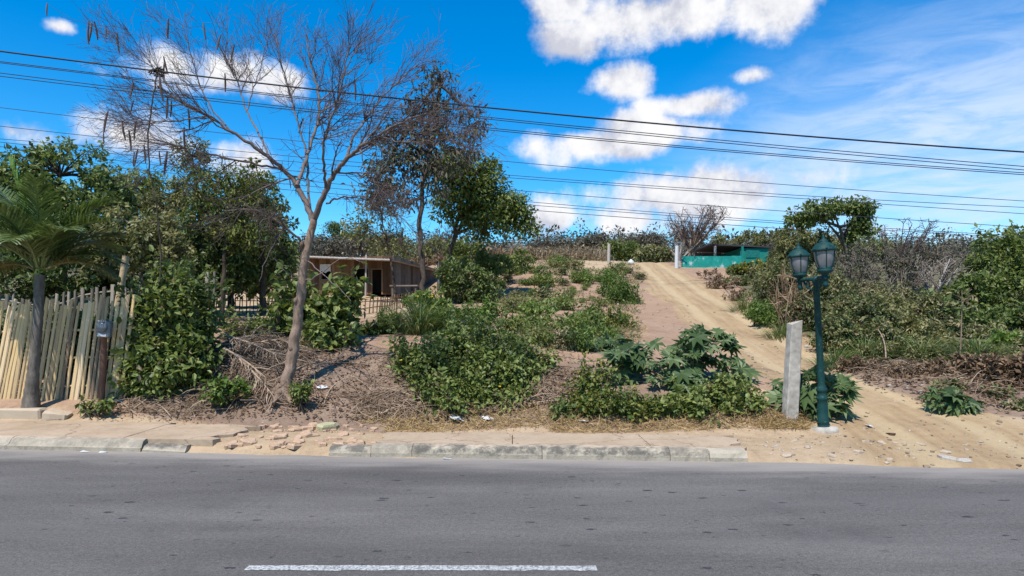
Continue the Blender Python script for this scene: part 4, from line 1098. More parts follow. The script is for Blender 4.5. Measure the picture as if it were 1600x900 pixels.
# ---- bare tree at the sidewalk: limbs read off the photo, twigs grown from them
def bare_tree():
    r_ = np.random.default_rng(3); Y0 = 11.6
    b = gpt(440, 11.5) - np.array([0, 0, .1])
    root = thing('bare_tree', 'leafless tree with forked trunk and hanging brown pods by the sidewalk', 'tree', b)
    tr = MB(); tw = MB(); lb = MB(); tips = []

    def path(pts, r0, r1, n=None, wob=.02):
        p = np.array([at(x, y, Y0 + dy) for x, y, dy in pts]); n = n or max(6, len(p) * 4)
        q = np.linspace(0, len(p) - 1, n); pp = np.stack([np.interp(q, range(len(p)), p[:, k]) for k in range(3)], 1)
        for _ in range(2): pp[1:-1] = (pp[:-2] + 2 * pp[1:-1] + pp[2:]) / 4
        pp[1:-1] += r_.normal(0, wob * .5, (n - 2, 3))
        return pp, np.linspace(r0, r1, n)

    tk, kr = path([(438, 632, -.1), (447, 595, -.05), (456, 565, 0), (463, 520, 0), (467, 490, 0), (472, 440, 0), (476, 405, 0), (483, 375, 0), (490, 344, 0)], .110, .062, 40)
    kr[:6] *= np.linspace(1.5, 1.03, 6); kr *= 1 + .06 * fbm(np.arange(40) * .6, np.zeros(40), 3)
    tr.tube(tk, kr, 12, .55)
    for px, py, rr in ((475, 382, .068), (466, 470, .06), (459, 545, .052)):
        c = at(px - 4, py, Y0 - .07); u = np.linspace(0, np.pi, 6)
        tr.lathe([(rr * math.sin(a) * .75 + .001, -rr * math.cos(a)) for a in u], 8, 0, .2, c)
    for k in range(5):   # root flare
        a = -2.6 + k * .9; e = b + np.array([math.cos(a) * .35, math.sin(a) * .3, .03]); tr.tube(curve(b + (0, 0, .30), e, 6, np.array([math.cos(a) * .05, 0, -.05])), np.linspace(.08, .03, 6), 6, .4)
    LIMBS = [
        ([(490, 346, 0), (478, 318, .1), (468, 298, .15), (457, 278, .15), (440, 262, .1), (422, 249, 0), (393, 226, -.15), (360, 205, -.3), (325, 180, -.4), (285, 160, -.5), (246, 135, -.5)], .054, 0.0128),
        ([(464, 290, .1), (474, 263, .35), (486, 226, .6), (497, 190, .8), (500, 160, .9), (492, 125, 1.0), (484, 90, 1.0), (478, 55, 1.0)], 0.0360, 0.0096),
        ([(489, 346, 0), (500, 320, -.1), (512, 289, -.2), (523, 269, -.3), (540, 248, -.4), (562, 232, -.5), (590, 212, -.6), (620, 194, -.6), (655, 180, -.5), (700, 168, -.3)], .054, 0.0112),
        ([(488, 340, .05), (480, 300, .3), (482, 260, .5), (476, 225, .7), (462, 185, .8), (452, 140, .9), (440, 100, 1), (432, 60, 1)], 0.0245, 0.0080),
        ([(508, 300, -.1), (507, 269, -.5), (504, 231, -.8), (515, 190, -1), (530, 150, -1.1), (540, 105, -1.1), (548, 60, -1.1)], 0.0259, 0.0080),
        ([(510, 318, -.1), (529, 309, -.3), (555, 306, -.6), (590, 312, -.8), (625, 335, -1), (650, 365, -1.1)], 0.0173, 0.0056),
        ([(477, 385, 0), (460, 366, -.2), (445, 356, -.3), (430, 343, -.4), (413, 333, -.5), (382, 325, -.6), (350, 330, -.7)], 0.0245, 0.0080),
        ([(540, 248, -.4), (552, 215, -.1), (575, 180, .3), (600, 150, .6), (630, 120, .8), (655, 100, .9)], 0.0245, 0.0072),
        ([(422, 249, 0), (408, 215, .4), (385, 175, .8), (372, 130, 1), (350, 90, 1.1), (330, 45, 1.1)], 0.0216, 0.0064),
        ([(440, 262, .1), (405, 258, -.3), (365, 250, -.6), (320, 240, -.8), (270, 225, -.9), (225, 215, -.9)], 0.0216, 0.0064),
        ([(590, 212, -.6), (625, 222, -.8), (665, 222, -1), (710, 212, -1.1)], 0.0173, 0.0056),
        ([(360, 205, -.3), (330, 170, 0), (310, 130, .2), (300, 85, .3), (285, 40, .3)], 0.0158, 0.0048),
        ([(325, 180, -.4), (280, 190, -.6), (235, 190, -.7), (190, 175, -.7)], 0.0130, 0.0040),
        ([(500, 160, .9), (530, 130, 1.2), (550, 90, 1.4), (575, 55, 1.5)], 0.0144, 0.0048),
        ([(562, 232, -.5), (570, 260, -.9), (590, 290, -1.1), (600, 330, -1.2)], 0.0115, 0.0040),
        ([(285, 160, -.5), (245, 110, -.4), (200, 80, -.3), (160, 55, -.3)], 0.0101, 0.0032),
        ([(385, 175, .8), (400, 130, 1.3), (415, 80, 1.5), (425, 30, 1.6)], 0.0130, 0.0040),
    ]
    cen = at(470, 190, Y0)

    def grow(pp, rr, level, length):
        n = len(pp); cnt = {0: 13, 1: 7, 2: 4}[level]
        for k in range(cnt):
            i = int(r_.uniform(.28 if level == 0 else .15, 1) * (n - 1)); i = min(i, n - 2)
            d = nrm(pp[i + 1] - pp[i]); out = nrm(pp[i] - cen)
            q = nrm(d * .75 + rdir(r_, 1)[0] * .8 + out * .35 + np.array([0, 0, .22 if level < 2 else .05]))
            ln = length * r_.uniform(.5, 1.15); e = pp[i] + q * ln
            if e[1] > Y0 + 3 or e[1] < Y0 - 2.6 or HYP - (e[2] - CZ) / e[1] * F < r_.uniform(-45, 25): continue
            cu = curve(pp[i], e, 6, rdir(r_, 1)[0] * ln * .12 - q * 0 + np.array([0, 0, -.06 * ln])); cu[1:-1] += r_.normal(0, .012 * ln, (4, 3))
            r1 = min(rr[i] * .6, [.016, .0085, .0055][level]); rs = np.linspace(r1, max(r1 * .4, .0026), 6)
            (lb if level == 0 and r1 > .012 else tw).tube(cu, rs, 5 if level == 0 else 3, np.clip(r_.normal(.45, .25), 0, 1), cap=False)
            tips.append(cu)
            if level < 2: grow(cu, rs, level + 1, length * [.55, .55][level])
    for li, (pts, r0, r1) in enumerate(LIMBS):
        pp, rr = path(pts, r0, r1)
        lb.tube(pp, rr, 8 if r0 > .03 else 6, r_.uniform(.3, .7)); grow(pp, rr, 0, .98 if li not in (5, 6, 14) else .6)
    # pale broken dead sticks hanging low
    for pts in ([(445, 356, -.3), (420, 395, -.4), (405, 440, -.4)], [(413, 333, -.5), (407, 360, -.5), (402, 385, -.5)], [(472, 440, 0), (500, 430, -.3), (530, 400, -.6), (570, 410, -.7)], [(476, 405, 0), (520, 440, -.4), (548, 470, -.6)], [(472, 440, 0), (440, 420, -.2), (425, 400, -.3)]):
        pp, rr = path(pts, .012, .004, 12, .03); tw.tube(pp, rr, 4, .95)
    tr.build('trunk', M['bark'], root, loc=b); lb.build('limbs', M['bark_limb'], root, loc=b); tw.build('twigs', M['twig'], root, loc=b)
    # long brown pods
    pm = MB(); t = np.linspace(0, 1, 7); pm.tube(np.stack([.012 * np.sin(t * 3), 0 * t, -t * .34], -1), .010 + .009 * np.sin(np.pi * np.clip(t, .06, .97)), 5, .5); me = pm.mesh('pod', M['pod'])
    c = [q[-1] for q in tips]; w = np.array([max(0, -(q[0] - b[0]) + .4) + .25 for q in c]); w /= w.sum()
    for i in r_.choice(len(c), 38, replace=False, p=w):
        o = bpy.data.objects.new('pod', me); COL.objects.link(o); o.parent = root; o.location = c[i] - b; o.rotation_euler = (r_.normal(0, .12), r_.normal(0, .14), r_.random() * 6); s_ = r_.uniform(.6, 1.15); o.scale = (s_, s_, s_)
    return root


bare_tree()


# ---- coconut palm
def palm():
    r_ = np.random.default_rng(9); Y0 = 11.35
    b = gpt(48, Y0) - np.array([0, 0, .12])
    root = thing('palm_tree', 'young coconut palm with grey trunk in front of the bamboo fence', 'palm', b)
    top = at(62, 430, Y0 + .1); tr = MB()
    pts = np.array([b, at(49, 615, Y0), at(52, 580, Y0), at(57, 530, Y0), at(60, 485, Y0 + .05), top]); q = np.linspace(0, 5, 44)
    pp = np.stack([np.interp(q, range(6), pts[:, k]) for k in range(3)], 1)
    rr = np.interp(q, [0, .6, 1, 2, 3, 5], [.145, .14, .115, .088, .078, .08]) * (1 + .045 * np.sin(np.arange(44) * 2.1)); tr.tube(pp, rr, 12, .5)
    tr.build('trunk', M['palm_trunk'], root, loc=b)

    def frond(a0, rise, length, mat, dead=0, lw=.023, ll=.55):
        mb = MB(); n = 16; t = np.linspace(0, 1, n)
        hd = np.array([math.cos(a0), math.sin(a0) * .85, 0])
        elev = rise - t * (1.25 - .35 * (rise > 1.2)) * (1 + dead * .6); st = length / n
        dirs = hd[None] * np.cos(elev)[:, None] + np.array([0, 0, 1.])[None] * np.sin(elev)[:, None]
        p = top + np.array([0, 0, .05]) + np.cumsum(dirs * st, axis=0) + hd * .04
        mb.tube(p, np.linspace(.022, .004, n), 5, .8)
        m_ = 80; s_ = np.linspace(.10, .99, m_); P_ = np.stack([np.interp(s_, t, p[:, k]) for k in range(3)], 1); D_ = nrm(np.stack([np.interp(s_, t, dirs[:, k]) for k in range(3)], 1))
        side = nrm(np.cross(D_, np.array([0, 0, 1.]))); up = np.cross(side, D_)
        for sg in (-1, 1):
            d = side * sg * .62 + D_ * .80 + up * (.30 - dead * .3) + np.array([0, 0, -.20 - .5 * dead]) + r_.normal(0, .09, (m_, 3))
            L_ = ll * np.interp(s_, [0, .2, .55, 1], [.55, 1, .95, .35]) * r_.uniform(.85, 1.1, m_)
            mb.leaves(T_STRIP, P_, d, up + side * sg * -.35, L_, lw, np.clip(r_.normal(.42, .2, m_), 0, 1))
        mb.build('frond', M[mat], root, loc=b)
    for k in range(14):
        frond(k * 2.399 + .4, r_.uniform(1.0, 1.45), r_.uniform(1.5, 1.95), 'palm')
    for k in range(6):
        frond(k * 2.399 + 1.7, r_.uniform(.72, 1.05), r_.uniform(1.3, 1.7), 'palm')
    frond(.1, .62, 1.25, 'palm_old', .15); frond(2.9, .55, 1.3, 'palm_old', .2)
    sp = MB(); e = at(22, 268, Y0 - .2); p = curve(top, e, 10, np.array([.08, 0, .05])); sp.tube(p, np.linspace(.02, .004, 10), 5, .6)
    m_ = 50; s_ = np.linspace(.35, .98, m_); P_ = np.stack([np.interp(s_, np.linspace(0, 1, 10), p[:, k]) for k in range(3)], 1); D_ = np.tile(nrm(e - top), (m_, 1))
    for sg in (-1, 1): sp.leaves(T_STRIP, P_, D_ + np.array([sg * .10, -.05, 0]) + r_.normal(0, .03, (m_, 3)), np.tile([0, -1., .2], (m_, 1)), .34, .028, r_.random(m_))
    sp.build('frond', M['palm_new'], root, loc=b)


palm()

# ---- trees left of the shack
G1 = 'trees at the yard edge left of the shack'
tree('broadleaf_tree', 'dark green broadleaf tree rising above the palm, tallest rounded crown of the yard', [(95, 275, 95, 55, 24), (40, 300, 60, 50, 24), (150, 310, 70, 55, 24), (90, 360, 110, 60, 24)], [(95, 470, 24), (98, 400, 24), (95, 300, 24)], .16, 'dia', .20, .11, 230, 44, 'leaf_dark', group=G1, base_t=.6)
tree('broadleaf_tree', 'hazy mid green tree in the dip right of the rounded dark crown', [(205, 295, 60, 45, 28), (190, 350, 70, 60, 28), (240, 330, 50, 60, 28)], [(205, 460, 28), (205, 380, 28), (205, 300, 28)], .14, 'dia', .20, .10, 130, 34, 'leaf_mid', group=G1)
tree('broadleaf_tree', 'dark tree cut by the photo edge behind the palm', [(-30, 300, 70, 60, 25), (0, 370, 70, 60, 25), (-80, 340, 70, 80, 25)], [(-20, 470, 25), (-20, 390, 25), (-20, 310, 25)], .15, 'dia', .20, .11, 150, 44, 'leaf_dark', group=G1, base_t=.55)
tree('feathery_tree', 'tall olive tree with airy top behind the bare tree left limb', [(300, 245, 32, 35, 20), (310, 300, 62, 45, 20), (345, 335, 60, 45, 20), (265, 330, 45, 45, 20)], [(315, 480, 20), (318, 400, 20), (312, 330, 20), (300, 250, 20)], .11, 'dia', .14, .045, 170, 46, 'leaf_olive', group=G1, twigs=1, tv=.25)
tree('broadleaf_tree', 'green bushy tree directly left of the bare tree fork', [(405, 290, 36, 38, 21), (420, 350, 42, 45, 21), (395, 340, 50, 50, 21), (440, 395, 24, 30, 21)], [(410, 480, 21), (410, 400, 21), (405, 300, 21)], .11, 'dia', .15, .08, 130, 40, 'leaf_dark', group=G1)
tree('yellowing_tree', 'sparse yellow green tree with thin drooping twigs over the sandy yard', [(365, 300, 60, 40, 18), (330, 340, 55, 35, 18), (390, 365, 45, 35, 18)], [(345, 490, 18), (350, 420, 18), (355, 330, 18)], .08, 'dia', .13, .05, 110, 40, 'leaf_yellow', group=G1, twigs=3, crad=.3, base_t=.3)
tree('broadleaf_tree', 'dense shadowy tree whose low crown overhangs the yard beside the shack', [(360, 405, 80, 45, 22), (300, 400, 60, 55, 22), (420, 420, 30, 30, 22)], [(360, 470, 22), (360, 440, 22), (355, 400, 22)], .13, 'dia', .16, .09, 170, 44, 'leaf_dark', group=G1)
tree('broadleaf_tree', 'olive green low tree just behind the leaning pale post', [(215, 365, 75, 45, 16.5), (255, 400, 50, 45, 16.5), (170, 400, 50, 35, 16.5)], [(225, 510, 16.5), (225, 450, 16.5), (220, 380, 16.5)], .09, 'dia', .12, .06, 150, 44, 'leaf_olive', group=G1, twigs=1, base_t=.6)
bush('shadowy_shrub', 'dark undergrowth shrub behind the picket fence and palm', 'shrub', [(100, 430, 90, 45, 17), (20, 430, 80, 50, 17), (160, 445, 50, 35, 17)], (90, 17), 'dia', .15, .08, 150, 40, 'leaf_dark', base_t=.25)
bush('shadowy_shrub', 'dark undergrowth shrub filling the gap left of the yard', 'shrub', [(260, 440, 60, 45, 18.5), (320, 435, 60, 38, 20), (370, 425, 50, 35, 20.5), (330, 395, 70, 40, 20.5)], (280, 18.5), 'dia', .15, .08, 220, 44, 'leaf_dark', base_t=.3)
bush('shadowy_shrub', 'dark undergrowth seen through the gaps of the bamboo fence', 'shrub', [(60, 540, 110, 50, 13.3), (-60, 540, 80, 50, 13.4), (160, 530, 50, 45, 13.2)], (60, 13.3), 'dia', .14, .07, 170, 36, 'leaf_dark', base_t=.3)
bush('shadowy_shrub', 'dark shrub in front of the shack left corner', 'shrub', [(420, 425, 40, 40, 25), (385, 435, 40, 30, 25), (350, 435, 35, 26, 25), (445, 410, 20, 35, 25)], (420, 25), 'dia', .16, .08, 130, 42, 'leaf_dark', base_t=.3)

# ---- trees over the shack
tree('pod_tree', 'tall sparse tree with dark dangling dry leaf bunches beside the shack', [(680, 135, 32, 32, 25), (700, 180, 40, 35, 25), (655, 190, 45, 40, 25), (620, 225, 50, 45, 25), (690, 235, 60, 45, 25), (745, 190, 30, 20, 25), (640, 280, 70, 45, 25), (590, 290, 30, 40, 25)],
     [(663, 470, 24.5), (659, 410, 24.6), (655, 350, 24.8), (662, 280, 25), (682, 190, 25), (690, 120, 25)], .12, 'dia', .22, .075, 230, 24, 'leaf_brown', 'bark_dark', twigs=0, crad=.42, up=.2, droop=.9, tv=.3, base_t=.45)
tree('broadleaf_tree', 'bright dark green tree leaning right beyond the shack', [(735, 275, 45, 38, 28), (760, 310, 45, 35, 28), (720, 320, 45, 35, 28), (800, 335, 34, 26, 28), (760, 350, 45, 22, 28), (822, 350, 22, 15, 28), (700, 260, 30, 28, 28)], [(700, 455, 28), (702, 400, 28), (715, 345, 28), (740, 300, 28)], .13, 'dia', .17, .085, 300, 50, 'leaf_mid', 'bark_dark', base_t=.4, crad=.42)
tree('yellowing_tree', 'small yellow green tree with bunched leaves above the shack roof', [(590, 330, 35, 22, 27), (600, 375, 35, 18, 27), (560, 350, 25, 20, 27)], [(618, 455, 27), (612, 400, 27), (595, 350, 27)], .07, 'dia', .18, .08, 44, 26, 'leaf_olive', twigs=2, base_t=.6, crad=.4)
bush('weedy_shrub', 'dark round bush with deep green leaves right of the metal screen', 'shrub', [(735, 450, 42, 38, 25), (760, 455, 25, 30, 25), (705, 440, 30, 30, 25)], (735, 25), 'dia', .13, .07, 150, 50, 'leaf_dark', base_t=.5)
bush('weedy_shrub', 'mid green shrub crowding the field top under the leaning tree', 'shrub', [(760, 415, 40, 22, 30), (800, 408, 35, 18, 32), (730, 400, 35, 25, 32)], (765, 31), 'dia', .17, .08, 120, 40, 'leaf_mid')
bush('flowering_shrub', 'yellow flowering shrub between the shack bench and the grass tuft', 'shrub', [(655, 475, 26, 22, 20), (680, 480, 22, 20, 20)], (662, 20), 'dia', .12, .055, 60, 44, 'leaf_bright', flowers=16)
bush('flowering_shrub', 'yellow flowering weeds at the top left of the field', 'shrub', [(800, 410, 20, 10, 36), (780, 418, 25, 12, 35)], (795, 36), 'dia', .16, .07, 50, 30, 'leaf_bright', flowers=16)

# ---- roadside shrubs, left to right
bush('roadside_bush', 'big dark glossy bush swallowing the end of the bamboo fence', 'shrub', [(265, 470, 65, 55, 12.2), (245, 540, 58, 55, 12), (300, 545, 48, 55, 12), (225, 590, 40, 38, 11.7), (270, 585, 45, 35, 11.7), (310, 490, 32, 40, 12.3)], (255, 12.1), 'oval', .125, .06, 300, 26, 'leaf_mid', stems=26, base_t=.4, crad=.20)
bush('seedling', 'small leafy plant at the end of the palm kerb', 'plant', [(137, 634, 13, 10, 11.1), (165, 632, 13, 9, 11.1)], (150, 11.1), 'oval', .09, .045, 14, 14, 'leaf_mid', stems=8, crad=.08)
bush('low_creeper', 'low green creeper behind the heap of dead branches', 'shrub', [(385, 515, 50, 17, 14.2), (430, 520, 40, 18, 14)], (400, 14.2), 'oval', .09, .045, 90, 26, 'leaf_mid', crad=.18, stems=16)
bush('leafy_shrub', 'broad leaved light green shrub right behind the bare trunk', 'shrub', [(490, 502, 55, 46, 13.8), (455, 465, 26, 34, 13.8), (545, 445, 11, 13, 13.8), (515, 530, 45, 32, 13.3), (540, 462, 14, 20, 13.8), (450, 500, 25, 40, 13.8), (530, 480, 30, 40, 13.8)], (490, 13.7), 'oval', .15, .095, 230, 16, 'leaf_mid', stems=26, base_t=.62, crad=.20)
bush('seedling', 'small round green plant at the foot of the bank beside the bare trunk', 'plant', [(472, 614, 16, 17, 11.3)], (472, 11.3), 'oval', .075, .04, 22, 18, 'leaf_mid', stems=8, crad=.08)
bush('seedling', 'bright green low plant under the dead branches', 'plant', [(350, 613, 34, 15, 11.3), (375, 603, 12, 12, 11.4)], (350, 11.35), 'oval', .09, .055, 40, 16, 'leaf_bright', stems=10, crad=.10)
bush('weedy_shrub', 'green weeds on top of the bank between the leafy shrub and the round bush', 'shrub', [(580, 520, 35, 22, 15), (610, 505, 25, 18, 16)], (590, 15.3), 'dia', .10, .045, 70, 36, 'leaf_mid', stems=16)
bush('roadside_bush', 'big round glossy green bush at the middle of the roadside bank', 'shrub', [(735, 560, 85, 50, 12.3), (690, 590, 65, 45, 11.9), (775, 590, 75, 45, 11.9), (730, 530, 50, 30, 13), (665, 560, 45, 38, 12.2), (820, 570, 38, 26, 12.3), (720, 612, 70, 30, 11.6), (800, 606, 38, 26, 11.7), (850, 563, 14, 12, 12.4), (630, 552, 20, 18, 12.4), (730, 628, 78, 16, 11.25), (790, 620, 50, 18, 11.35), (690, 615, 40, 22, 11.4)], (735, 12), 'oval', .085, .046, 640, 30, 'leaf_mid', stems=34, base_t=.5, crad=.19, flowers=4)
bush('weedy_shrub', 'paler green weeds above the round bush, beside the grass tuft', 'shrub', [(720, 500, 40, 20, 15.5), (755, 495, 22, 18, 16)], (725, 15.6), 'dia', .10, .05, 80, 40, 'leaf_bright', stems=16, base_t=.35)


def tuft(name, label, px, Y, n, L, spread, mat='grass', wd=.022, root=None):
    _seed[0] += 1; r_ = np.random.default_rng(_seed[0]); b = gpt(px, Y); mb = MB()
    a = r_.random(n) * 2 * np.pi; k = r_.random(n) ** .7
    p = np.stack([np.cos(a) * k * spread * .35, np.sin(a) * k * spread * .35, 0 * a - .02], -1)
    p[:, 2] += gz(b[0] + p[:, 0], b[1] + p[:, 1]) - b[2]
    d = np.stack([np.cos(a) * k * .75, np.sin(a) * k * .75, 1 - .3 * k], -1) + r_.normal(0, .12, (n, 3))
    d = nrm(d); L_ = L * r_.uniform(.55, 1.1, n)
    # two segments: upright then arching over
    up = nrm(np.cross(np.cross(d, [0, 0, 1.]), d) + 1e-4)
    mb.leaves(T_STRIP, p, d, up * 1.0 + r_.normal(0, .15, (n, 3)), L_ * .62, wd, r_.random(n))
    d2 = nrm(d + np.stack([np.cos(a) * .6, np.sin(a) * .6, -.45 + 0 * a], -1) * (.4 + k[:, None])); mb.leaves(T_STRIP, p + d * (L_ * .5)[:, None], d2, up, L_ * .6, wd * .85, r_.random(n))
    o = mb.build(name, M[mat], loc=(0, 0, 0)); o.location = b; tag(o, label, 'grass tuft'); return o


tuft('grass_tuft', 'tall arching light green grass tuft behind the round bush', 655, 15.0, 420, 1.0, 1.1, wd=.02)
tuft('grass_tuft', 'smaller grass tuft left of the tall arching one', 620, 16.2, 200, .75, .9)
tuft('grass_tuft', 'grass tuft right of the tall arching one, against the round bush', 690, 15.4, 220, .7, .9)

for px, Y, n_, h_, lab in ((1222, 18.3, 260, .55, 'yellow green grass at the track edge left of the lamp post, behind the concrete post'), (1305, 14.6, 240, .5, 'yellow green grass at the foot of the bank just right of the lamp post'), (1350, 15.0, 260, .6, 'yellow green grass tuft in the weeds behind the pale tan bank stone'), (1440, 14.6, 300, .6, 'yellow green grass tuft on the bank above the low castor plant'), (1530, 14.4, 300, .65, 'yellow green grass tuft by the foot of the thin upright sapling'), (1165, 23.0, 260, .7, 'dry looking grass at the right edge of the track below the teal house')):
    tuft('grass_tuft', lab, px, Y, n_, h_, 1.3, 'grass', .016)
# ---- castor bean plants
def castor(label, blobs, base, n, L=.30, flow=0):
    _seed[0] += 1; r_ = np.random.default_rng(_seed[0]); b = gpt(*base) - np.array([0, 0, .05])
    root = thing('castor_plant', label, 'shrub', b); c = blob_points(r_, blobs, n, .5); c[:, 2] = np.maximum(c[:, 2], gz(c[:, 0], c[:, 1]) + .12)
    st = MB(); lf = MB(); K = max(4, n // 9)
    mains = c[r_.choice(n, K, replace=False)]; nodes = []
    for e in mains:
        cu = curve(b + np.array([r_.normal(0, .15), r_.normal(0, .08), 0]), e - (0, 0, .05), 8, np.array([0, 0, .1])); st.tube(cu, np.linspace(.020, .008, 8), 6, .6); nodes.append(cu[3:])
    nodes = np.concatenate(nodes)
    for p in c:
        a = nodes[np.linalg.norm(nodes - p, axis=1).argmin()]; st.tube(curve(a, p, 4, np.array([0, 0, .05])), .006, 4, .8)
    ctr = c.mean(0); o = nrm((c - ctr) * (1, 1, .5)); d = o * .9 + rdir(r_, n) * .5 + np.array([0, -.25, -.35]); nn = np.array([.1, -.55, .75]) + o * .35 + rdir(r_, n) * .35
    s_ = L * r_.uniform(.55, 1.15, n); lf.leaves(T_CASTOR, c, d, nn, s_, s_, np.clip(r_.normal(.5, .25, n), 0, 1))
    c2 = c + rdir(r_, n) * .12; s2 = s_ * .6; lf.leaves(T_CASTOR, c2, rdir(r_, n) + np.array([0, -.2, -.2]), nn + rdir(r_, n) * .5, s2, s2, np.clip(r_.normal(.35, .25, n), 0, 1))
    lf.build('foliage', M['leaf_castor'], root, loc=b); st.build('stems', M['bark'], root, loc=b)


castor('large castor bean plant with blue green star leaves above the low vines', [(1030, 565, 75, 38, 12), (1100, 545, 60, 30, 12), (980, 560, 40, 30, 12), (1150, 575, 34, 26, 11.8), (1060, 595, 60, 20, 11.6), (1085, 530, 30, 15, 12)], (1065, 11.8), 112, .28)
castor('dark castor bean plant growing around the foot of the lamp post', [(1265, 605, 30, 34, 10.7), (1300, 615, 30, 30, 10.6), (1222, 608, 16, 22, 10.9), (1250, 630, 40, 20, 10.6)], (1265, 10.75), 70, .28)
castor('low blue green castor bean plant at the foot of the right bank', [(1480, 625, 28, 16, 11.0), (1505, 632, 22, 10, 10.9)], (1488, 11.0), 34, .26)
castor('castor bean plant half hidden in the weeds at the back of the bank', [(965, 545, 30, 18, 14), (930, 552, 22, 12, 14)], (955, 14), 36, .26)
bush('low_vine', 'low yellowish green vine spreading onto the sidewalk edge left of the castor plant', 'vine', [(930, 600, 38, 24, 11.2), (960, 630, 55, 24, 10.8), (915, 630, 32, 20, 10.8), (995, 640, 42, 18, 10.7)], (945, 11), 'oval', .065, .04, 190, 26, 'leaf_yellow', crad=.14, stems=30, base_t=.3)
bush('low_vine', 'green trailing vine under the castor plant reaching the sidewalk', 'vine', [(1080, 635, 55, 24, 10.8), (1140, 620, 42, 30, 10.9), (1110, 648, 48, 16, 10.6), (1165, 640, 28, 22, 10.6), (1040, 640, 30, 18, 10.7)], (1100, 10.9), 'oval', .075, .05, 210, 26, 'leaf_mid', crad=.14, stems=30, base_t=.6)
bush('seedling', 'small dark green plant at the sidewalk edge, below the yellowish vine', 'plant', [(880, 648, 20, 14, 10.75)], (880, 10.8), 'oval', .085, .04, 24, 18, 'leaf_dark', stems=8, crad=.09, base_t=.6)
bush('weedy_shrub', 'grey green weeds behind the castor plant left side', 'shrub', [(900, 535, 35, 20, 15), (870, 545, 25, 14, 14.5), (940, 525, 30, 18, 15.5)], (900, 15), 'dia', .075, .034, 80, 44, 'leaf_bright', crad=.18, stems=16)
bush('weedy_shrub', 'yellow olive weeds at the field edge behind the castor plant', 'shrub', [(975, 510, 25, 16, 18), (950, 500, 20, 14, 18)], (965, 18), 'dia', .11, .045, 50, 34, 'leaf_yellow', crad=.2)
bush('weedy_shrub', 'tall bright green bush on the field against the edge of the dirt track', 'shrub', [(972, 462, 24, 22, 25), (950, 445, 16, 16, 27), (985, 475, 12, 14, 25)], (968, 25), 'dia', .12, .04, 90, 56, 'leaf_bright', crad=.28, base_t=.3)

# ---- weeds scattered over the bare field: prototypes, then copies
PRO = []
for k in range(7):
    r_ = np.random.default_rng(500 + k); root = thing('field_weed', 'low green weed on the bare field, one of many alike', 'weed', (0, 0, 0), 'weeds scattered over the bare field')
    mb = MB(); c = rdir(r_, 16) * r_.random((16, 1)) ** .5 * (.34, .34, .16) + (0, 0, .20)
    leaf_cloud(mb, r_, c, np.full(16, .13), 46, 'dia', .075, .036, up=.6, base_t=.5, tv=.25); mb.build('foliage', M[['leaf_mid', 'leaf_bright', 'leaf_mid', 'leaf_mix', 'leaf_mid', 'leaf_olive', 'leaf_bright'][k]], root, loc=(0, 0, 0))
    st = MB()
    for q in range(8): st.tube(curve(np.array([0, 0, -.05]), c[q], 4), [.008, .006, .005, .003], 3, .4)
    st.build('stems', M['bark_dark'], root, loc=(0, 0, 0)); PRO.append(root)
spots = []
r_ = np.random.default_rng(77)
named = [(845, 500, 1.7, 1), (800, 520, 1.3, 0), (880, 484, 1.5, 2), (812, 487, 1.5, 5), (895, 520, 1.5, 0), (850, 470, 1.4, 3), (770, 500, 1.2, 4), (920, 515, 1.4, 6), (845, 515, 1.4, 2)]
for px, py, sc, k in named: spots.append((px, py, sc, k))
while len(spots) < 112:
    px = r_.uniform(770, 1010); py = r_.uniform(407, 552)
    lim = np.interp(py, [405, 450, 500, 550], [1000, 1000, 1005, 985])
    if px > lim or (py > 480 and px < 790): continue
    dens = .9 * (fbm(px * .022, py * .045, 88) > -.05) + .12
    if py < 450 and px < 900: dens = max(dens, .85)
    if py < 425 and px > 900: dens = .05
    if py > 452: dens *= .4
    if r_.random() > dens: continue
    spots.append((px, py, r_.uniform(.45, 1.3) * (1.2 if py < 450 else .75), r_.integers(7)))
used = set()
for px, py, sc, k in spots:
    p = gpix(px, py)
    zone = 'low green weed on the upper half of the bare field near the crest' if p[1] > 30 else ('low green weed in the middle of the bare field' if p[1] > 21 else 'low green weed on the reddish dirt low on the field above the roadside bank')
    if k in used: o = dup(PRO[k], p, r_.random() * 6.28, sc * np.array([1, 1, r_.uniform(.7, 1.3)]))
    else: o = PRO[k]; o.location = p; o.scale = (sc, sc, sc); used.add(k)
    o['label'] = zone; o['group'] = {'u': 'weeds near the crest', 'm': 'weeds in the middle of the field', 'r': 'weeds on the reddish dirt'}['u' if 'upper' in zone else 'm' if 'middle' in zone else 'r']

# ---- dry maize stalks along the crest and dry stalks behind the post
def stalks(name, label, px0, px1, Y0, Y1, n, h, mat, w=.03):
    _seed[0] += 1; r_ = np.random.default_rng(_seed[0]); mb = MB()
    px = r_.uniform(px0, px1, n); Y = r_.uniform(Y0, Y1, n); x = ux(px, Y); z = gz(x, Y)
    p = np.stack([x, Y, z], -1); d = np.tile([0, 0, 1.], (n, 1)) + r_.normal(0, .13, (n, 3)); H_ = h * r_.uniform(.5, 1.15, n)
    mb.leaves(T_STRIP, p, d, rdir(r_, n), H_, w, r_.random(n))
    for q in range(4):
        f_ = r_.uniform(.2, .9, n); dd = rdir(r_, n) + np.array([0, 0, -.1]); mb.leaves(T_STRIP, p + d * (H_ * f_)[:, None], dd, rdir(r_, n), H_ * .35, w * 1.1, r_.random(n))
    o = mb.build(name, M[mat]); struct(o, 'stuff'); tag(o, label, 'dry stalks', kind='stuff'); return o


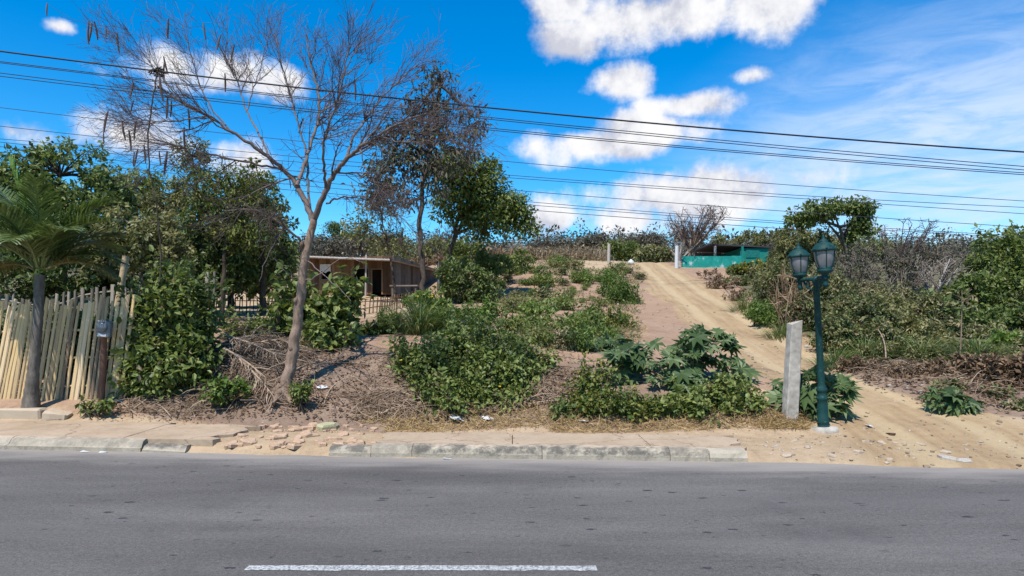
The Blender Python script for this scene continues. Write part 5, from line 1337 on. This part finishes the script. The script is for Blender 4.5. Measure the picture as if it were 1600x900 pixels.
stalks('dry_maize', 'band of dry tan maize stalks along the crest of the field', 800, 950, 45, 48.5, 700, .95, 'maize', .05)
stalks('dry_maize', 'greyer dry stalks on the crest left of the maize band', 640, 830, 44, 48, 420, 1.0, 'leaf_dry', .05)
stalks('dry_stalks', 'brown upright dry stalks on the bank behind the concrete post', 1215, 1262, 18.5, 21, 90, 1.5, 'leaf_dry', .03)

# ---- bare round tree on the hilltop and other leafless trees
def skeleton_tree(label, base, Y, crown, r0, mat, n1=9, n2=7, n3=6, lean=(0, 0), name='bare_tree'):
    _seed[0] += 1; r_ = np.random.default_rng(_seed[0]); b = gpt(base, Y) - np.array([0, 0, .1]); cx, cy, rx, ry = crown; c = at(cx, cy, Y); s_ = Y / F
    root = thing(name, label, 'tree', b); tr = MB(); tw = MB()
    fork = b + (c - b) * .38 + np.array([lean[0], 0, lean[1]]); tr.tube(curve(b, fork, 6), np.linspace(r0, r0 * .75, 6), 8, .5)
    rs = np.array([rx, rx * .9, ry]) * s_
    for i in range(n1):
        a = i * 2.399; el = r_.uniform(.0, 1.35); d = np.array([math.cos(a) * math.cos(el), math.sin(a) * math.cos(el), math.sin(el)])
        e = c + d * rs * np.array([.72, .72, .8]); cu = curve(fork, e, 8, np.array([0, 0, .12 * rs[2]]) + r_.normal(0, .05, 3) * rs[2]); tr.tube(cu, np.linspace(r0 * .5, r0 * .14, 8), 6, r_.random())
        for j in range(n2):
            p = cu[r_.integers(2, 8)]; d2 = nrm(nrm(p - fork) * .7 + rdir(r_, 1)[0] * .7 + (0, 0, .2)); ln = rs[2] * r_.uniform(.3, .7); e2 = p + d2 * ln
            q = (e2 - c) / rs; L_ = np.linalg.norm(q)
            if L_ > 1.02: e2 = c + q / L_ * rs * 1.02
            c2 = curve(p, e2, 5, rdir(r_, 1)[0] * ln * .1); tw.tube(c2, np.linspace(r0 * .13 + .004, r0 * .04 + .004, 5), 4, r_.random(), cap=False)
            for k in range(n3):
                p3 = c2[r_.integers(1, 5)]; e3 = p3 + nrm(d2 * .6 + rdir(r_, 1)[0]) * ln * r_.uniform(.25, .6); q = (e3 - c) / rs; L_ = np.linalg.norm(q)
                if L_ > 1.06: e3 = c + q / L_ * rs * 1.06
                tw.tube(curve(p3, e3, 3, rdir(r_, 1)[0] * ln * .05), np.linspace(r0 * .04 + .006, .007, 3), 3, r_.random(), cap=False)
    tr.build('trunk', M[mat], root, loc=b); tw.build('twigs', M['twig_grey'] if 'white' in label else M['twig'], root, loc=b)


skeleton_tree('leafless tree with wide round crown on the hilltop beside the teal house', 1070, 42.5, (1094, 360, 66, 38), .15, 'bark', 18, 9, 7)
skeleton_tree('low pale dead tree with sprawling white branches left of the teal wall', 1062, 41.5, (1062, 388, 34, 14), .13, 'bark_pale', 9, 5, 4)
skeleton_tree('fallen looking white dead tree in the scrub right of the lamp post', 1447, 20.5, (1478, 440, 52, 45), .10, 'bark_pale', 10, 7, 5)
skeleton_tree('thin leafless tree sticking out of the scrub against the sky, right of the flat crown', 1385, 25, (1425, 372, 58, 30), .07, 'bark_dark', 12, 8, 5)
skeleton_tree('small leafless tree on the skyline left of the maize band', 690, 50, (700, 375, 40, 22), .1, 'bark_dark', 12, 8, 5)

tree('flat_top_tree', 'dark green flat topped tree on the skyline behind the lanterns', [(1300, 325, 48, 9, 31), (1250, 342, 28, 9, 31), (1343, 323, 24, 11, 31), (1275, 334, 40, 9, 31), (1348, 352, 20, 18, 31), (1335, 375, 14, 10, 31)], [(1328, 440, 31), (1325, 400, 31), (1312, 355, 31)], .14, 'dia', .19, .10, 150, 40, 'leaf_dark', base_t=.75, crad=.27, up=.9)

# ---- scrub right of the track, far to near
G2 = 'scrub bushes right of the dirt track'
S = [
    ('olive leafy shrub in front of the teal house wall', [(1195, 436, 42, 18, 33), (1150, 444, 32, 11, 31)], (1180, 32), 'leaf_olive', .17, .08, 120, 36, {}),
    ('yellow flowering shrub against the teal house', [(1182, 416, 26, 9, 36), (1150, 422, 18, 6, 36)], (1176, 36), 'leaf_yellow', .17, .08, 60, 34, dict(flowers=22, base_t=.6)),
    ('tall hedge like olive scrub between the teal house and the lanterns', [(1245, 395, 38, 24, 33), (1222, 410, 26, 22, 33), (1275, 385, 35, 22, 33)], (1235, 33), 'leaf_olive', .19, .08, 170, 36, dict(twigs=60)),
    ('leafy scrub just left of the lamp post pole', [(1235, 440, 42, 34, 24), (1205, 455, 35, 26, 25)], (1225, 24), 'leaf_mix', .12, .055, 190, 44, dict(twigs=50)),
    ('bright green low weeds at the track edge left of the concrete post', [(1205, 495, 34, 15, 20), (1190, 485, 26, 14, 21.5)], (1200, 20), 'leaf_bright', .12, .04, 90, 40, dict(base_t=.35)),
    ('brown dry low brush on the track shoulder below the teal house', [(1130, 445, 30, 12, 30), (1110, 430, 24, 8, 34), (1150, 462, 22, 10, 26)], (1130, 30), 'leaf_dry', .12, .04, 70, 30, dict(stem='twig_dry', twigs=60)),
    ('leafy mottled bush directly behind the lamp post pole', [(1290, 465, 48, 38, 20), (1265, 490, 38, 32, 19)], (1282, 19.5), 'leaf_mix', .105, .05, 260, 48, dict(twigs=40)),
    ('green mottled bush right of the lamp post, sloping to the bank', [(1340, 500, 55, 40, 17), (1310, 525, 40, 30, 16), (1370, 530, 40, 26, 16)], (1340, 16.6), 'leaf_mix', .095, .048, 320, 48, dict(twigs=40, base_t=.4)),
    ('grey brown dead brush right behind the right lantern', [(1345, 415, 42, 32, 24), (1330, 440, 45, 30, 23), (1310, 420, 30, 26, 24)], (1338, 23.5), 'leaf_brown', .13, .05, 130, 26, dict(stem='twig_grey', twigs=520, stems=40, sr=.02, base_t=.55)),
    ('dry grey thicket under the thin leafless tree', [(1410, 425, 40, 34, 24), (1440, 400, 50, 22, 26), (1390, 455, 40, 26, 22), (1490, 400, 40, 20, 27)], (1410, 24), 'leaf_brown', .13, .05, 170, 22, dict(stem='twig_grey', twigs=700, stems=50, sr=.02, base_t=.55)),
    ('pale green scrub in the middle of the right bank', [(1410, 520, 50, 30, 17), (1440, 545, 50, 20, 16), (1380, 490, 40, 26, 18.5)], (1412, 17), 'leaf_olive', .12, .05, 190, 40, dict(twigs=60, base_t=.55)),
    ('dark green leafy shrub under the white dead tree', [(1480, 480, 45, 30, 19.5), (1510, 465, 35, 35, 20), (1455, 490, 30, 22, 19)], (1485, 19.6), 'leaf_dark', .15, .09, 130, 38, dict(base_t=.6)),
    ('deep green bushy tree mass at the edge of the photo, above the bright green plant', [(1560, 420, 55, 45, 21), (1595, 400, 50, 40, 21), (1540, 465, 50, 35, 20), (1600, 470, 60, 45, 20), (1660, 430, 60, 60, 21)], (1575, 20.5), 'leaf_mid', .15, .075, 260, 42, dict(base_t=.4)),
    ('dark leafy shrub low at the photo edge under the deep green mass', [(1545, 505, 45, 22, 18), (1600, 500, 45, 28, 18), (1660, 510, 50, 35, 17)], (1580, 18), 'leaf_dark', .14, .08, 140, 40, dict(base_t=.6)),
    ('bright lime green plant near the photo edge on the right bank', [(1568, 536, 24, 16, 15.5), (1595, 540, 22, 16, 15.4)], (1578, 15.5), 'leaf_bright', .13, .08, 60, 26, dict(base_t=.7)),
    ('broad olive scrub filling the bank between the mottled bush and the dark shrub', [(1440, 490, 45, 30, 19), (1400, 480, 40, 30, 20), (1350, 470, 40, 26, 20), (1430, 520, 45, 24, 17.5)], (1425, 18.6), 'leaf_mix', .105, .045, 270, 46, dict(twigs=80, base_t=.6)),
    ('tangled olive scrub in front of the deep green mass', [(1540, 530, 45, 20, 17), (1500, 525, 40, 22, 17), (1600, 560, 45, 18, 15), (1640, 545, 45, 25, 15)], (1540, 16.5), 'leaf_mix', .12, .055, 160, 40, dict(twigs=80, base_t=.5)),
    ('olive weeds at the bank foot between lamp post and brown withered bush', [(1385, 550, 50, 18, 15), (1440, 560, 40, 18, 14.5), (1330, 545, 34, 18, 15.5)], (1390, 15), 'leaf_olive', .09, .035, 130, 44, dict(twigs=60, base_t=.5)),
    ('olive scrub at the photo edge right of the bright lime green plant', [(1720, 520, 60, 40, 16), (1800, 510, 70, 50, 17), (1700, 580, 50, 25, 14)], (1740, 16), 'leaf_olive', .12, .055, 150, 36, dict(twigs=60)),
    ('dark green scrub cut by the photo edge beyond the deep green mass', [(1780, 440, 80, 50, 22), (1880, 450, 80, 55, 22)], (1800, 22), 'leaf_mid', .16, .08, 150, 36, {}),
    ('yellow green weeds along the top of the right bank', [(1500, 550, 45, 16, 15.3), (1550, 560, 40, 14, 14.8), (1460, 560, 30, 14, 15)], (1505, 15), 'leaf_olive', .10, .04, 120, 36, dict(base_t=.6, twigs=40)),
    ('brown withered bush low on the right bank above the castor plant', [(1525, 580, 60, 26, 13), (1470, 585, 40, 20, 13.2), (1580, 590, 50, 34, 12.4), (1640, 610, 40, 34, 11.8)], (1525, 12.9), 'leaf_dry', .11, .055, 200, 30, dict(stem='twig_dry', twigs=100, stems=30, base_t=.3)),
    ('brown dry weeds at the foot of the bank right of the lamp post', [(1340, 572, 40, 16, 14), (1390, 580, 34, 14, 13.5), (1420, 590, 30, 12, 13)], (1365, 13.8), 'leaf_dry', .07, .03, 90, 26, dict(stem='twig_dry', twigs=150, stems=20, base_t=.3)),
    ('dull olive scrub on the skyline right of the bare hilltop tree', [(1200, 372, 45, 14, 56), (1245, 372, 40, 16, 54), (1140, 374, 30, 9, 56)], (1190, 50), 'leaf_olive', .26, .12, 120, 30, dict(twigs=60)),
    ('greenish weeds on the right bank just above the low castor plant', [(1480, 605, 26, 10, 11.9), (1560, 625, 30, 9, 11.5), (1590, 650, 22, 9, 10.9)], (1500, 11.9), 'leaf_mix', .08, .04, 50, 24, {}),
]
for lab, bl, bs, mt, L_, W_, cl, nl_, kw in S:
    kw = dict(kw); bush('scrub_bush', lab, 'shrub', bl, bs, 'dia', L_, W_, cl, nl_, mt, group=G2, stem=kw.pop('stem', 'bark_dark'), **kw)
# sapling
b = gpt(1499, 14.3); root = thing('sapling', 'thin upright sapling with few leaves on the right bank', 'sapling', b); e = at(1503, 455, 14.3) - b
mb = MB(); mb.tube(curve(np.array([0, 0, -.1]), e, 8, np.array([.03, 0, 0])), np.linspace(.018, .007, 8), 5, .6); c = []
for k in range(9):
    a = k * 2.4; p0 = e * (.72 + .03 * k); q = p0 + np.array([math.cos(a) * .28, math.sin(a) * .2, .10]); mb.tube(curve(p0, q, 4), .005, 3); c.append(q)
mb.build('stems', M['bark'], root, loc=(0, 0, 0)); mb = MB(); leaf_cloud(mb, rng, np.array(c), np.full(9, .08), 4, 'oval', .17, .07, base_t=.7); mb.build('foliage', M['leaf_mix'], root, loc=(0, 0, 0))
# fallen poles on the right bank
for p0, p1, lab in (((1455, 552, 14.6), (1538, 632, 11.2), 'long pale fallen branch slanting down the right bank'), ((1372, 515, 15.5), (1384, 560, 14.2), 'pale dead stem standing in the scrub right of the lamp')):
    a, e = at(*p0), at(*p1); mb = MB(); cu = curve(a, e, 9, np.array([.1, 0, .08])); mb.tube(cu, np.linspace(.010, .018, 9), 6, .9); o = mb.build('fallen_branch', M['bark'], loc=a); tag(o, lab, 'branch')

# ---- trees along the skyline
G3 = 'trees along the skyline'
SK = [
    ('olive brown tree on the skyline directly behind the maize band', [(870, 384, 28, 11, 56), (840, 390, 25, 9, 56)], 56, 'leaf_far'),
    ('dark green bush on the crest right of the lone pale post', [(978, 393, 22, 12, 52), (960, 386, 12, 8, 52)], 52, 'leaf_mid'),
    ('dark round bush at the top of the dirt track', [(1015, 399, 18, 11, 50), (1035, 396, 14, 9, 50)], 50, 'leaf_mix'),
    ('brownish tree on the skyline above the white sack', [(995, 379, 34, 10, 60), (1020, 376, 22, 9, 60)], 60, 'leaf_far'),
    ('grey green tree on the skyline between the maize and the lone pale post', [(920, 382, 26, 10, 60), (940, 377, 16, 8, 60)], 60, 'leaf_far'),
    ('green tree top showing above the shack roof', [(520, 357, 14, 9, 70), (545, 372, 30, 10, 70)], 70, 'leaf_dark'),
    ('brown grey tree on the skyline left of the shack roof', [(500, 385, 40, 18, 55), (540, 385, 40, 14, 55)], 55, 'leaf_far'),
    ('olive tree behind the shack right end', [(640, 395, 50, 22, 46), (690, 395, 40, 22, 46), (600, 385, 40, 14, 48)], 46, 'leaf_olive'),
    ('pale dry tree behind the shack roof, under the dark pod tree', [(565, 385, 30, 10, 50), (610, 380, 30, 12, 52)], 50, 'leaf_far'),
    ('distant green tree at the photo edge on the right skyline', [(1555, 383, 30, 10, 50), (1590, 378, 30, 14, 50)], 50, 'leaf_dark'),
    ('low brown scrub tree at the skyline behind the flat topped tree', [(1380, 388, 40, 14, 45), (1300, 385, 50, 16, 46)], 46, 'leaf_mix'),
]
for lab, bl, Y, mt in SK:
    tree('skyline_tree', lab, bl, [(bl[0][0], 430, Y), (bl[0][0], bl[0][1] + 8, Y), (bl[0][0], bl[0][1] - 2, Y)], .10, 'dia', .19, .10, 90, 56, mt, group=G3, twigs=2, crad=.5)


def ground_cover():
    r_ = np.random.default_rng(66); n = 3900
    Y = 12.8 + 34 * r_.random(n) ** 1.15; px = r_.uniform(740, 1000, n); x = ux(px, Y); z = gz(x, Y)
    tr_, sg_ = dist_poly(x, Y, TRACK); k = (fbm(x * .45, Y * .3, 91) + .5 * fbm(x * 1.8, Y * 1.2, 92) + r_.normal(0, .18, n) + .10 * (Y > 26) > .10) & (sg_ > 1.6); 
    if k.sum() < 200: k = (fbm(x * .45, Y * .3, 91) + r_.normal(0, .2, n) > .1)
    c = np.stack([x, Y, z + .05], -1)[k]; mb = MB()
    leaf_cloud(mb, r_, c, r_.uniform(.05, .17, len(c)), 13, 'dia', .07, .03, up=.6, droop=-.5, base_t=.5, tv=.3, flat=.7)
    o = mb.build('ground_weeds', M['leaf_mix']); tag(o, 'thin low green ground cover over the bare field', 'ground cover', kind='stuff')


ground_cover()

# ---- stuff: far woods, dead brush, leaf litter, straw
def woods():
    r_ = np.random.default_rng(61); mb = MB()
    for k in range(1700):
        Y = r_.uniform(78, 170); px = r_.uniform(-500, 2100); x = ux(px, Y); z = float(gz(x, Y)); h = r_.uniform(2.5, 5.5)
        c = np.array([[x, Y, z + h * .62]] * 5) + r_.normal(0, 1, (5, 3)) * (1.2, 1.2, h * .2)
        leaf_cloud(mb, r_, c, np.full(5, 1.05), 26, 'dia', .50, .26, base_t=np.clip(r_.normal(.45, .3), .05, .95), tv=.15)
    o = mb.build('far_woods', M['leaf_far']); tag(o, 'brownish green woods covering the hills beyond the crest', 'woods', kind='stuff')


woods()


def gscatter(r_, n, x0, x1, dfun, dens=None):
    x = r_.uniform(x0, x1, n); d = dfun(r_, x); y = kerbY(x) + d
    if dens is not None:
        k = r_.random(n) < dens(x, y, d); x, y = x[k], y[k]
    return x, y, gz(x, y)


def brush(name, label, areas, seed, ln=(.25, .9), rr=.007, mat='twig_dry', cat='dead brush'):
    r_ = np.random.default_rng(seed); mb = MB()
    for px0, px1, Y0, Y1, n, hmax in areas:
        for _ in range(n):
            Y = r_.uniform(Y0, Y1); x = ux(r_.uniform(px0, px1), Y); z = float(gz(x, Y)); a = r_.random() * 6.28; L_ = r_.uniform(*ln)
            e = np.array([x + math.cos(a) * L_ * .5, Y + math.sin(a) * L_ * .35, 0]); s0 = np.array([x - math.cos(a) * L_ * .5, Y - math.sin(a) * L_ * .35, 0])
            h0, h1 = r_.random(2) ** 1.6 * hmax
            s0[2] = float(gz(s0[0], s0[1])) + h0; e[2] = float(gz(e[0], e[1])) + h1
            cu = curve(s0, e, 6, r_.normal(0, .16, 3) * L_ + (0, 0, .05)); r0 = rr * r_.uniform(.5, 1.5)
            mb.tube(cu, np.linspace(r0, r0 * .5, 6), 3, r_.random(), cap=False)
    o = mb.build(name, M[mat]); tag(o, label, cat, kind='stuff'); return o


brush('dead_brush', 'tangled brown dead twigs heaped on the bank around the bare tree', [(320, 480, 11.3, 13.2, 430, .32), (200, 330, 11.2, 11.9, 240, .10), (470, 640, 11.25, 12.9, 120, .10), (560, 660, 11.1, 11.7, 160, .12), (640, 900, 11.0, 11.4, 140, .08), (830, 900, 11.2, 12.6, 110, .06)], 31)
brush('dead_brush', 'dry brown twigs in the litter on the right bank', [(1460, 1620, 11.4, 14, 170, .22), (1340, 1460, 13, 14.4, 160, .12), (1100, 1240, 10.2, 10.8, 60, .06)], 32)


def litter(name, label, n, pxr, Yr, seed, mat='leaf_dry', L_=(.03, .09), lift=.05, ground=None):
    r_ = np.random.default_rng(seed); Y = r_.uniform(*Yr, n); px = r_.uniform(*pxr, n); x = ux(px, Y)
    k = (fbm(x * 1.6, Y * 1.6, seed) + r_.normal(0, .25, n) > -.05) & ((x < 5) | (bank_side(x, Y) > r_.normal(.15, .12, n))); x, Y = x[k], Y[k]; n = len(x)
    z = gz(x, Y) + r_.random(n) * lift + .008; mb = MB(); s_ = r_.uniform(*L_, n)
    d = rdir(r_, n) * (1, 1, .35); mb.leaves(T_DIA, np.stack([x, Y, z], -1), d, np.array([0, 0, 1.]) + rdir(r_, n) * .7, s_, s_ * .5, np.clip(r_.normal(.4, .28, n), 0, 1))
    o = mb.build(name, M[mat]); tag(o, label, 'leaf litter', kind='stuff'); return o


litter('leaf_litter', 'brown fallen leaves over the bank by the bare tree', 5200, (150, 660), (11.0, 13.2), 41)
litter('leaf_litter', 'brown fallen leaves at the foot of the round bush', 3500, (640, 920), (10.9, 12.4), 42)
litter('leaf_litter', 'brown dead leaves over the right bank', 8000, (1290, 1640), (10.3, 15.0), 43, L_=(.04, .12), lift=.10)
litter('leaf_litter', 'reddish leaf scraps along the back of the sidewalk', 1600, (130, 1250), (10.2, 11.2), 44, L_=(.02, .05), lift=.01)
litter('leaf_litter', 'scattered dry scraps on the field dirt', 3000, (760, 1000), (13, 30), 45, L_=(.03, .08), lift=.02)


def straw(name, label, areas, seed):
    r_ = np.random.default_rng(seed); mb = MB()
    for px0, px1, Y0, Y1, n, h in areas:
        Y = r_.uniform(Y0, Y1, n); x = ux(r_.uniform(px0, px1, n), Y); z = gz(x, Y); d = rdir(r_, n) * (1, 1, .3) + (0, 0, h)
        mb.leaves(T_STRIP, np.stack([x, Y, z + r_.random(n) * .03], -1), d, rdir(r_, n), r_.uniform(.06, .22, n), .008, r_.random(n))
    o = mb.build(name, M['straw']); tag(o, label, 'dry straw', kind='stuff')


straw('dry_straw', 'yellow dry straw along the back edge of the sidewalk', [(600, 900, 10.45, 11.0, 2600, .25), (860, 1220, 10.1, 10.6, 2600, .2), (1190, 1262, 10.05, 10.5, 1500, .3), (960, 1010, 16, 19, 400, .3), (560, 660, 10.9, 11.2, 300, .2)], 51)
def gravel(name, label, n, sd, fn, sz):
    r_ = np.random.default_rng(sd); mb = MB(); x, y = fn(r_, n)
    for a, b_, c_ in zip(x, y, gz(x, y)):
        s_ = r_.uniform(*sz) * r_.uniform(.5, 1.4); mb.box((a, b_, c_ + s_ * .12), (s_, s_ * r_.uniform(.6, 1), s_ * r_.uniform(.35, .7)), rot=Matrix.Rotation(r_.random() * 6.28, 3, 'Z'), tint=r_.random(), jit=s_ * .12, rng=r_)
    o = mb.build(name, M['gravel']); tag(o, label, 'gravel', kind='stuff')


M['gravel'] = leafmat('gravel_stone', [(.16, .115, .075), (.30, .225, .155), (.46, .38, .29)], 0, .95, .1)


def on_track(r_, n):
    t = r_.random(n) ** .7 * (len(TRACK) - 3) + 2; x = np.interp(t, range(len(TRACK)), TRACK[:, 0]); y = np.interp(t, range(len(TRACK)), TRACK[:, 1])
    return x + np.sign(r_.normal(size=n)) * np.abs(r_.normal(1.3, .7, n)), y


def on_verge(r_, n):
    x = r_.uniform(-7.5, 7, n); return x, kerbY(x) + np.where(x > 3.2, r_.uniform(.1, 2.2, n), r_.uniform(1.3, 2.4, n))


gravel('gravel', 'small stones and clods along the edges of the dirt track', 800, 71, on_track, (.012, .05))
gravel('gravel', 'small stones and clods over the sandy verge by the road', 700, 72, on_verge, (.008, .03))
gravel('gravel', 'clods of dirt over the bare field', 700, 73, lambda r_, n: ((lambda Y: (ux(r_.uniform(760, 1010, n), Y), Y))(r_.uniform(12.5, 32, n))), (.02, .07))
# dry palm fronds on the heap
for k, (p0, p1, lab) in enumerate((((352, 525, 12.6), (432, 555, 12.0), 'grey dry palm frond lying uppermost on the dead branch heap'), ((345, 550, 12.4), (440, 530, 12.7), 'grey dry palm frond crossing under the uppermost one on the heap'), ((372, 560, 11.9), (428, 620, 11.3), 'straight bleached palm frond sliding down the front of the heap'), ((350, 545, 12.1), (415, 590, 11.6), 'shredded brown palm frond in the middle of the dead branch heap'))):
    r_ = np.random.default_rng(900 + k); a, e = at(*p0), at(*p1); cu = curve(a, e, 14, np.array([0, 0, .08]))
    cu[:, 2] = np.maximum(cu[:, 2], gz(cu[:, 0], cu[:, 1]) + .06)
    mb = MB(); mb.tube(cu, np.linspace(.028, .008, 14), 5, .8); m_ = 44; s_ = np.linspace(.1, 1, m_); P_ = np.stack([np.interp(s_, np.linspace(0, 1, 14), cu[:, q]) for q in range(3)], 1); D_ = np.tile(nrm(e - a), (m_, 1)); sd = nrm(np.cross(D_, [0, 0, 1.]))
    for sg in (-1, 1): mb.leaves(T_STRIP, P_, D_ * .6 + sd * sg * .6 + np.array([0, 0, -.15]) + r_.normal(0, .2, (m_, 3)), rdir(r_, m_) + (0, 0, 1.), .34, .016, r_.random(m_))
    o = mb.build('dry_palm_frond', M['twig_dry'], loc=a); tag(o, lab, 'palm frond', 'dry palm fronds on the heap')
# ================================================================== LIGHT, SKY, CAMERA
SUN_EL, SUN_AZ = 60.0, 206.0        # azimuth clockwise from +Y (the view direction): behind the camera, a little left
w = bpy.data.worlds.new('World'); scene.world = w; w.use_nodes = True; nt = w.node_tree; nt.nodes.clear()
out = nt.nodes.new('ShaderNodeOutputWorld'); bg = nt.nodes.new('ShaderNodeBackground')
sky = N(nt, 'ShaderNodeTexSky', sky_type='NISHITA'); sky.sun_disc = False; sky.sun_elevation = R(SUN_EL); sky.sun_rotation = R(SUN_AZ)
sky.altitude = 200; sky.air_density = 1.0; sky.dust_density = .3; sky.ozone_density = 3.0
hs = N(nt, 'ShaderNodeHueSaturation'); hs.inputs['Saturation'].default_value = 1.50; hs.inputs['Value'].default_value = 1.1; nt.links.new(sky.outputs[0], hs.inputs['Color'])
skyc = mixc(nt, 1.0, hs.outputs[0], (.80, 1.16, 1.18), 'MULTIPLY')
D = N(nt, 'ShaderNodeTexCoord').outputs['Generated']
nD = N(nt, 'ShaderNodeVectorMath', operation='NORMALIZE'); nt.links.new(D, nD.inputs[0]); D = nD.outputs[0]
CL = [  # clouds: centre of the cloud as azimuth / elevation tangents, half sizes, weight
    (1080, 22, 225, 55, 1), (888, 66, 66, 38, 1), (1185, 0, 140, 70, 1), (880, 5, 55, 35, .9), (980, 126, 62, 30, .95), (1075, 164, 88, 27, 1), (930, 226, 130, 34, 1), (1010, 203, 105, 34, 1), (1080, 310, 175, 52, 1.05), (1160, 305, 90, 45, 1), (1000, 345, 130, 40, .8), (860, 350, 55, 40, .62),
    (255, 95, 90, 42, .74), (345, 115, 75, 36, .72), (440, 130, 60, 28, .6), (215, 215, 85, 42, .78), (390, 255, 70, 40, .7), (20, 205, 60, 32, .6), (96, 42, 26, 15, .72), (1176, 117, 34, 17, .68), (1250, 280, 70, 50, .6)]
n1 = noise(nt, D, 9.5, 10, .60); n2 = noise(nt, D, 3.2, 4, .5)


def blob(dirv, wt, ra, rb, Dn):
    d0 = Vector(dirv).normalized(); e = Vector((0, 0, 1)).cross(d0).normalized() * -1; u = d0.cross(e)
    def dot(v):
        q = N(nt, 'ShaderNodeVectorMath', operation='DOT_PRODUCT'); nt.links.new(Dn, q.inputs[0]); q.inputs[1].default_value = v; return q.outputs['Value']
    f = math_(nt, 'MAXIMUM', dot(d0), .05)
    a = math_(nt, 'DIVIDE', math_(nt, 'DIVIDE', dot(e), f), ra); b = math_(nt, 'DIVIDE', math_(nt, 'DIVIDE', dot(u), f), rb)
    r = math_(nt, 'SQRT', math_(nt, 'ADD', math_(nt, 'MULTIPLY', a, a), math_(nt, 'MULTIPLY', b, b)))
    return math_(nt, 'MULTIPLY', math_(nt, 'SUBTRACT', 1.25, r), wt), b


acc = None; under = None
for px, py, rx, ry, wt in CL:
    d0 = np.array([(px - CXP) / F, 1, (HYP - py) / F]); k = np.linalg.norm(d0)
    v, b = blob(d0, wt, rx / F / k, ry / F / k, D)
    acc = v if acc is None else math_(nt, 'SMOOTH_MAX', acc, v, .06)
dens = math_(nt, 'ADD', acc, math_(nt, 'MULTIPLY', math_(nt, 'SUBTRACT', n1, .5), 2.4))
dens = math_(nt, 'ADD', dens, math_(nt, 'MULTIPLY', math_(nt, 'SUBTRACT', n2, .5), .4))
cov = mrange(nt, dens, .18, .80)
off = N(nt, 'ShaderNodeVectorMath', operation='ADD'); nt.links.new(D, off.inputs[0]); off.inputs[1].default_value = (.008, 0, .030)
nu = noise(nt, off.outputs[0], 9.5, 10, .60)
shade = mrange(nt, math_(nt, 'ADD', math_(nt, 'SUBTRACT', n1, nu), math_(nt, 'MULTIPLY', dens, .05)), -.12, .16)
cc = ramp(nt, shade, [(0, (4.0, 4.1, 4.7)), (.42, (5.4, 5.45, 5.8)), (1, (6.4, 6.4, 6.5))])
# thin rippled high cloud in the east of the sky
mp = N(nt, 'ShaderNodeMapping'); mp.inputs['Rotation'].default_value = (0, R(18), 0); mp.inputs['Scale'].default_value = (6, 6, 26); nt.links.new(D, mp.inputs[0])
ci = noise(nt, mp.outputs[0], 1.4, 7, .62, dist=.6)
cv, _ = blob(((1500 - CXP) / F, 1, (HYP - 290) / F), 1, .40, .24, D); cv2, _ = blob(((1330 - CXP) / F, 1, (HYP - 350) / F), .8, .30, .12, D)
cmask = mrange(nt, math_(nt, 'MAXIMUM', cv, cv2), .05, 1.0)
cir = math_(nt, 'MULTIPLY', cmask, mrange(nt, ci, .28, .70, .35, 1.0))
skyc = mixc(nt, math_(nt, 'MULTIPLY', cir, .85), skyc, (4.8, 5.6, 6.9))
fin = mixc(nt, cov, skyc, cc)
nt.links.new(fin, bg.inputs[0]); bg.inputs[1].default_value = .105
nt.links.new(bg.outputs[0], out.inputs[0])

L = bpy.data.lights.new('sun', 'SUN'); L.energy = 4.2; L.angle = R(.53); L.color = (1, .955, .88)
lo = bpy.data.objects.new('sun', L); COL.objects.link(lo)
sd = Vector((math.sin(R(SUN_AZ)) * math.cos(R(SUN_EL)), math.cos(R(SUN_AZ)) * math.cos(R(SUN_EL)), math.sin(R(SUN_EL))))
lo.rotation_euler = sd.to_track_quat('Z', 'Y').to_euler(); lo.location = sd * 50

cam = bpy.data.cameras.new('camera'); co = bpy.data.objects.new('camera', cam); COL.objects.link(co); scene.camera = co
cam.sensor_width = 36; cam.lens = 36 * F / 1600; cam.shift_y = 50 / 1600; cam.clip_start = .05; cam.clip_end = 3000
co.location = (0, 0, CZ); co.rotation_euler = (R(90), 0, 0)
vs = scene.view_settings; scene.display_settings.display_device = 'sRGB'; vs.view_transform = 'Standard'; vs.look = 'None'; vs.exposure = .58; vs.gamma = 1; vs.use_curve_mapping = False
scene.render.engine = 'CYCLES'; scene.cycles.max_bounces = 6; scene.cycles.transparent_max_bounces = 4; scene.cycles.use_denoising = True
